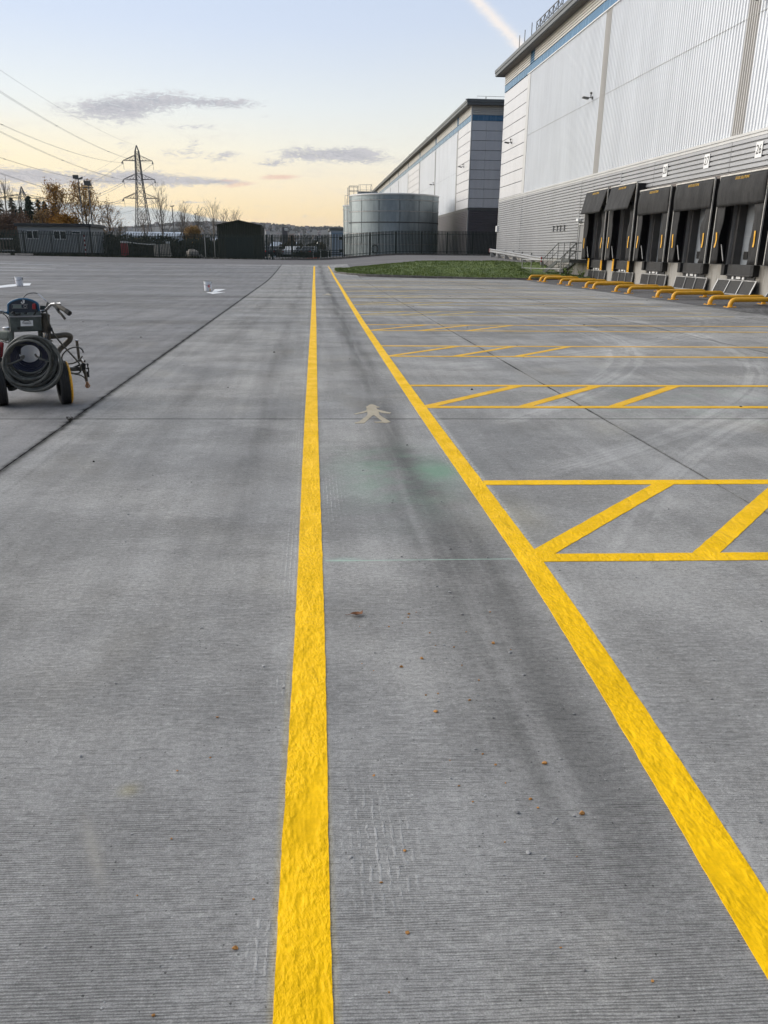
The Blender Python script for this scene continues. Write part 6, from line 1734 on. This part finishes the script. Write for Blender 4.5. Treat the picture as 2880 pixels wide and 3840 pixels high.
for k, (cx, cy, rx, ry, d, tl) in enumerate(((455, 1040, 300, 268, -.12, .1), (470, 1050, 322, 300, -.10, .25), (465, 1075, 352, 318, -.15, .1), (480, 1080, 378, 330, -.12, .35), (470, 1085, 395, 360, -.17, .2), (440, 1070, 372, 340, -.19, .0), (478, 1120, 402, 395, -.18, .25), (510, 1150, 425, 412, -.20, .30), (415, 1145, 370, 352, -.22, -.2))):
    coil(cx, cy, rx, ry, d, .0145, 'hose_grey', tilt=tl)
coil(500, 1190, 450, 400, -.23, .0145, 'hose_grey', -.9, 2.7, .1, 'hose')
cab(spline([M(545, 1015, -.12), M(565, 1045, -.16), M(640, 1085, -.2), M(740, 1120, -.2), M(850, 1150, -.18), M(900, 1160, -.16)]), .011, 'hose_grey', 'hose')
cab(spline([M(325, 1050, -.1), M(365, 1035, -.15), M(345, 1075, -.18), M(260, 1115, -.2), M(160, 1150, -.2), M(100, 1165, -.2)]), .011, 'hose_grey', 'hose')
cab(spline([M(590, 860, -.12), M(650, 840, -.16), M(740, 815, -.16), M(800, 800, -.1)]), .011, 'hose_grey', 'hose')
cab(spline([M(0, 790, -.1), M(60, 805, -.14), M(180, 840, -.17), M(300, 860, -.16), M(420, 855, -.14)]), .009, 'hose_grey', 'hose')
cab(spline([M(270, 1470, .0), M(250, 1520, -.04), M(210, 1550, -.06), M(140, 1560, -.04)]), .020, 'hose_grey', 'hose')
cab(spline([M(370, 1510, -.14), M(440, 1550, -.16), M(520, 1575, -.18), M(640, 1580, -.2), M(750, 1550, -.2), M(850, 1480, -.2), M(920, 1380, -.2), M(950, 1260, -.2)]), .0145, 'hose_grey', 'hose')
# suction hose and gun
cab(spline([M(770, 732, .06), M(900, 725, .1), M(1010, 712, .14), M(1085, 730, .18), M(1080, 790, .2), M(1010, 860, .2), M(930, 930, .16), M(880, 1000, .1), M(850, 1070, .06)]), .030, 'hose_brown', 'suction_hose')
cab(spline([M(735, 220, -.06), M(720, 330, -.04), M(740, 470, -.02), M(790, 600, -.0), M(850, 720, .04), M(980, 880, .12), M(1080, 990, .2), M(1180, 1100, .3), M(1240, 1180, .36), M(1255, 1270, .38), M(1210, 1320, .36), M(1100, 1310, .28), M(1000, 1270, .18), M(960, 1240, .1)]), .0095, 'hose_grey', 'hose')
part('hose_clip', MB().hexa([W(783, 660, -.02), W(818, 660, -.02), W(818, 660, .03), W(783, 660, .03), W(780, 600, -.02), W(812, 600, -.02), W(812, 600, .03), W(780, 600, .03)]), 'machine_dark', ms)
pts = []
for k in range(30):
    a = .5 + 5.9 * k / 29; pts.append(M(1125 + 172 * math.cos(a) * .97 + 20 * math.sin(a), 1035 + 118 * math.sin(a) - 55 * math.cos(a), .28))
cab(pts, .0085, 'hose_grey', 'hose')
part('gun_arm', MB().bar(M(1040, 1255, .25), M(1265, 1245, .45), .045).bar(M(900, 1270, .1), M(1050, 1255, .27), .035), 'machine_dark', ms)
part('gun_arm', MB().bar(M(1120, 1235, .34), M(1235, 1180, .44), .02), 'machine_dark', ms)
part('height_rod', MB().tube([M(1192, 805, .42), M(1232, 1130, .45)], .016, 8), 'hose_brown', ms)
part('rod_knob', MB().tube([M(1168, 806, .42), M(1218, 806, .42)], .012, 8), 'chrome', ms)
part('gun_body', MB().tube([M(1245, 1075, .45), M(1285, 1130, .46), M(1320, 1190, .47)], [.014, .022, .018], 10), 'chrome', ms, 50)
part('gun_clamp', MB().hexa([W(1265, 1265, .42), W(1335, 1265, .42), W(1335, 1265, .50), W(1265, 1265, .50), W(1255, 1160, .42), W(1330, 1160, .42), W(1330, 1160, .50), W(1255, 1160, .50)]), 'machine_dark', ms, bevel=.01)
part('gun_shaft', MB().tube([M(1300, 1260, .46), M(1330, 1340, .46), M(1345, 1450, .46)], [.022, .018, .016], 10), 'hose_brown', ms, 50)
part('adjuster', MB().tube([M(1355, 1160, .48), M(1382, 1300, .48)], .008, 6).tube([M(1365, 1290, .48), M(1372, 1380, .48)], .014, 7).tube([M(1300, 1130, .46), M(1326, 1126, .46)], .016, 7).tube([M(1350, 1185, .46), M(1378, 1183, .46)], .010, 6).tube([M(1340, 1245, .46), M(1385, 1240, .46)], .008, 6), 'machine_dark', ms)
part('tip_guard', MB().tube([M(1340, 1490, .46), M(1328, 1520, .46), M(1345, 1546, .46), M(1378, 1546, .46), M(1395, 1520, .46), M(1372, 1485, .46)], .008, 7).tube([M(1352, 1455, .46), M(1360, 1545, .46)], [.018, .008], 8), 'brass', ms, 50)
cab(spline([M(1045, 1300, .26), M(1160, 1330, .36), M(1250, 1350, .42), M(1310, 1390, .45), M(1330, 1430, .46)]), .007, 'hose_grey', 'hose')
# engine on the left
part('fuel_tank', MB().hexa([W(-160, 800, .12), W(150, 800, .12), W(140, 800, .45), W(-150, 800, .45), W(-140, 640, .14), W(150, 640, .14), W(140, 640, .43), W(-130, 640, .43)]), 'engine_pale', ms, bevel=.03)
part('fuel_cap', MB().lathe([(.045, 0), (.045, .03), (.03, .035)], 16, M(105, 632, .28)), 'chrome', ms, 40)
part('engine_cover', MB().hexa([W(-180, 1060, .10), W(40, 1060, .10), W(40, 1060, .4), W(-180, 1060, .4), W(-180, 815, .10), W(60, 815, .10), W(60, 815, .4), W(-180, 815, .4)]), 'red_plastic', ms, bevel=.02)
sl = MB()
for k in range(5): sl.box(M(-20, 900 + k * 35, .095)[0] - .03, M(-20, 900 + k * 35, .095)[0] + .02, .088, .098, M(0, 900 + k * 35, .09)[2] - .006, M(0, 900 + k * 35, .09)[2] + .006)
part('cooling_slot', sl, 'print_black', ms)
part('engine_block', MB().hexa([W(-160, 1300, .12), W(90, 1300, .12), W(90, 1300, .4), W(-160, 1300, .4), W(-160, 1060, .12), W(90, 1060, .12), W(90, 1060, .4), W(-160, 1060, .4)]), 'machine_dark', ms, bevel=.02)
part('brake_linkage', MB().tube([M(0, 1370, -.05), M(40, 1348, -.06), M(110, 1345, -.06), M(125, 1360, -.06)], .010, 7).tube([M(75, 1400, -.04), M(110, 1500, -.03), M(130, 1560, -.03)], .009, 6), 'machine_grey', ms)
part('oil_block', MB().hexa([W(80, 1420, -.05), W(150, 1420, -.05), W(150, 1420, .02), W(80, 1420, .02), W(80, 1370, -.05), W(150, 1370, -.05), W(150, 1370, .02), W(80, 1370, .02)]), 'machine_grey', ms)

# ------------------------------------------------------------------ small things on the concrete
mb = MB(); P0 = [(-.032, 0), (-.018, .010), (0, .014), (.016, .012), (.030, .016), (.028, -.002), (.016, -.014), (0, -.018), (-.018, -.012)]
top = [(x, y, .004 + .012 * (abs(y) / .018) + .006 * (x / .03) ** 2) for x, y in P0]
lf = thing('fallen_leaf', 'single brown fallen leaf lying between the two yellow lines', 'leaf', (.181, 3.313, .001), rz=-.1)
o = part('blade', MB().add(top + [(0, 0, .003)], [(i, (i + 1) % 9, 9) for i in range(9)]), 'leaf_brown', lf); so = o.modifiers.new('thick', 'SOLIDIFY'); so.thickness = .0008
part('stalk', MB().tube([(-.03, 0, .006), (-.045, -.004, .004), (-.052, -.002, .006)], .0011, 5), 'leaf_brown', lf)
random.seed(31)
def pebbles(name, m, n, label, rx, ry, size, f=None):
    mb = MB()
    for _ in range(n):
        for _t in range(30):
            x, y = random.uniform(*rx), random.uniform(*ry)
            if f is None or f(x, y): break
        r = size * random.choice((.45, .6, .7, .8, 1.0, 1.5)); j = [random.uniform(.65, 1.3) for _ in IV]; a = random.uniform(.6, 1.0)
        mb.add([(x + v.x * r * k, y + v.y * r * k * a, zt(x, y) + max(-.001, (v.z * .55 + .35) * r * k)) for v, k in zip(IV, j)], IF)
    o = part(name, mb, m, kind='stuff'); tag(o, label, 'gravel')
off = lambda x, y: abs(x + .04) > .09 and abs(x - (1.13 + .07 * sstep(1.2, 3, y))) > .09
pebbles('gravel', 'pebble_grey', 300, 'tiny grey stones scattered over the nearest concrete', (-1.6, 2.4), (1.0, 6.0), .0042, off)
pebbles('gravel', 'pebble_grey', 60, 'loose grey chips gathered between the two yellow lines', (.45, .85), (1.3, 4.2), .0058, off)
pebbles('gravel', 'pebble_orange', 42, 'tiny orange brick crumbs scattered between the yellow lines', (.1, .85), (1.1, 3.4), .0065, off)
pebbles('gravel', 'pebble_orange', 14, 'few orange crumbs left of the left yellow line', (-1.3, -.1), (1.1, 3.2), .006, off)
pebbles('debris', 'soil', 110, 'dark specks of dirt and rubber over the yard', (-9, 13), (6, 34), .012, off)
# weeds
def weed(x, y, h, label, n, m='hedge_leaf', seed=1, name='weed', sp=.5):
    rnd = random.Random(seed); t = thing(name, label, 'weed', (x, y, zt(x, y)))
    st_, lv = MB(), MB()
    for _ in range(n):
        a = rnd.uniform(0, 6.28); l = h * rnd.uniform(.5, 1); d = Vector((math.cos(a) * sp, math.sin(a) * sp, 1)).normalized(); tip = d * l
        st_.tube([(0, 0, 0), d * l * .5 + Vector((0, 0, l * .08)), tip], [h * .012, h * .01, h * .006], 4)
        for k in range(5):
            q = d * l * rnd.uniform(.3, 1); u = Vector((rnd.uniform(-1, 1), rnd.uniform(-1, 1), rnd.uniform(-.3, .8))).normalized() * h * .16; w = u.orthogonal().normalized() * h * .06
            lv.add([q, q + u * .5 + w, q + u, q + u * .5 - w], [(0, 1, 2, 3)])
    part('stem', st_, m, t); part('leaves', lv, m, t, kind='stuff')
weed(-2.42, 7.78, .085, 'small dried weed growing in the crossing of the joints', 14, 'soil', 4)
weed(16.9, 52.0, .9, 'leafy weed at the foot of the dock wall beside the grass', 16, 'grass_green', 5)
weed(17.6, 51.2, .7, 'smaller weed in the corner below the stairs landing', 14, 'grass_green', 6)
weed(13.0, 56.0, .5, 'tuft of dark weed sticking out of the grass island', 12, 'hedge_leaf', 8)
o = part('drain_cover', MB().box(14.9, 15.3, 25.4, 25.7, .003, .012), 'print_black'); tag(o, 'small black drain cover by the nearest wheel guides', 'drain cover')
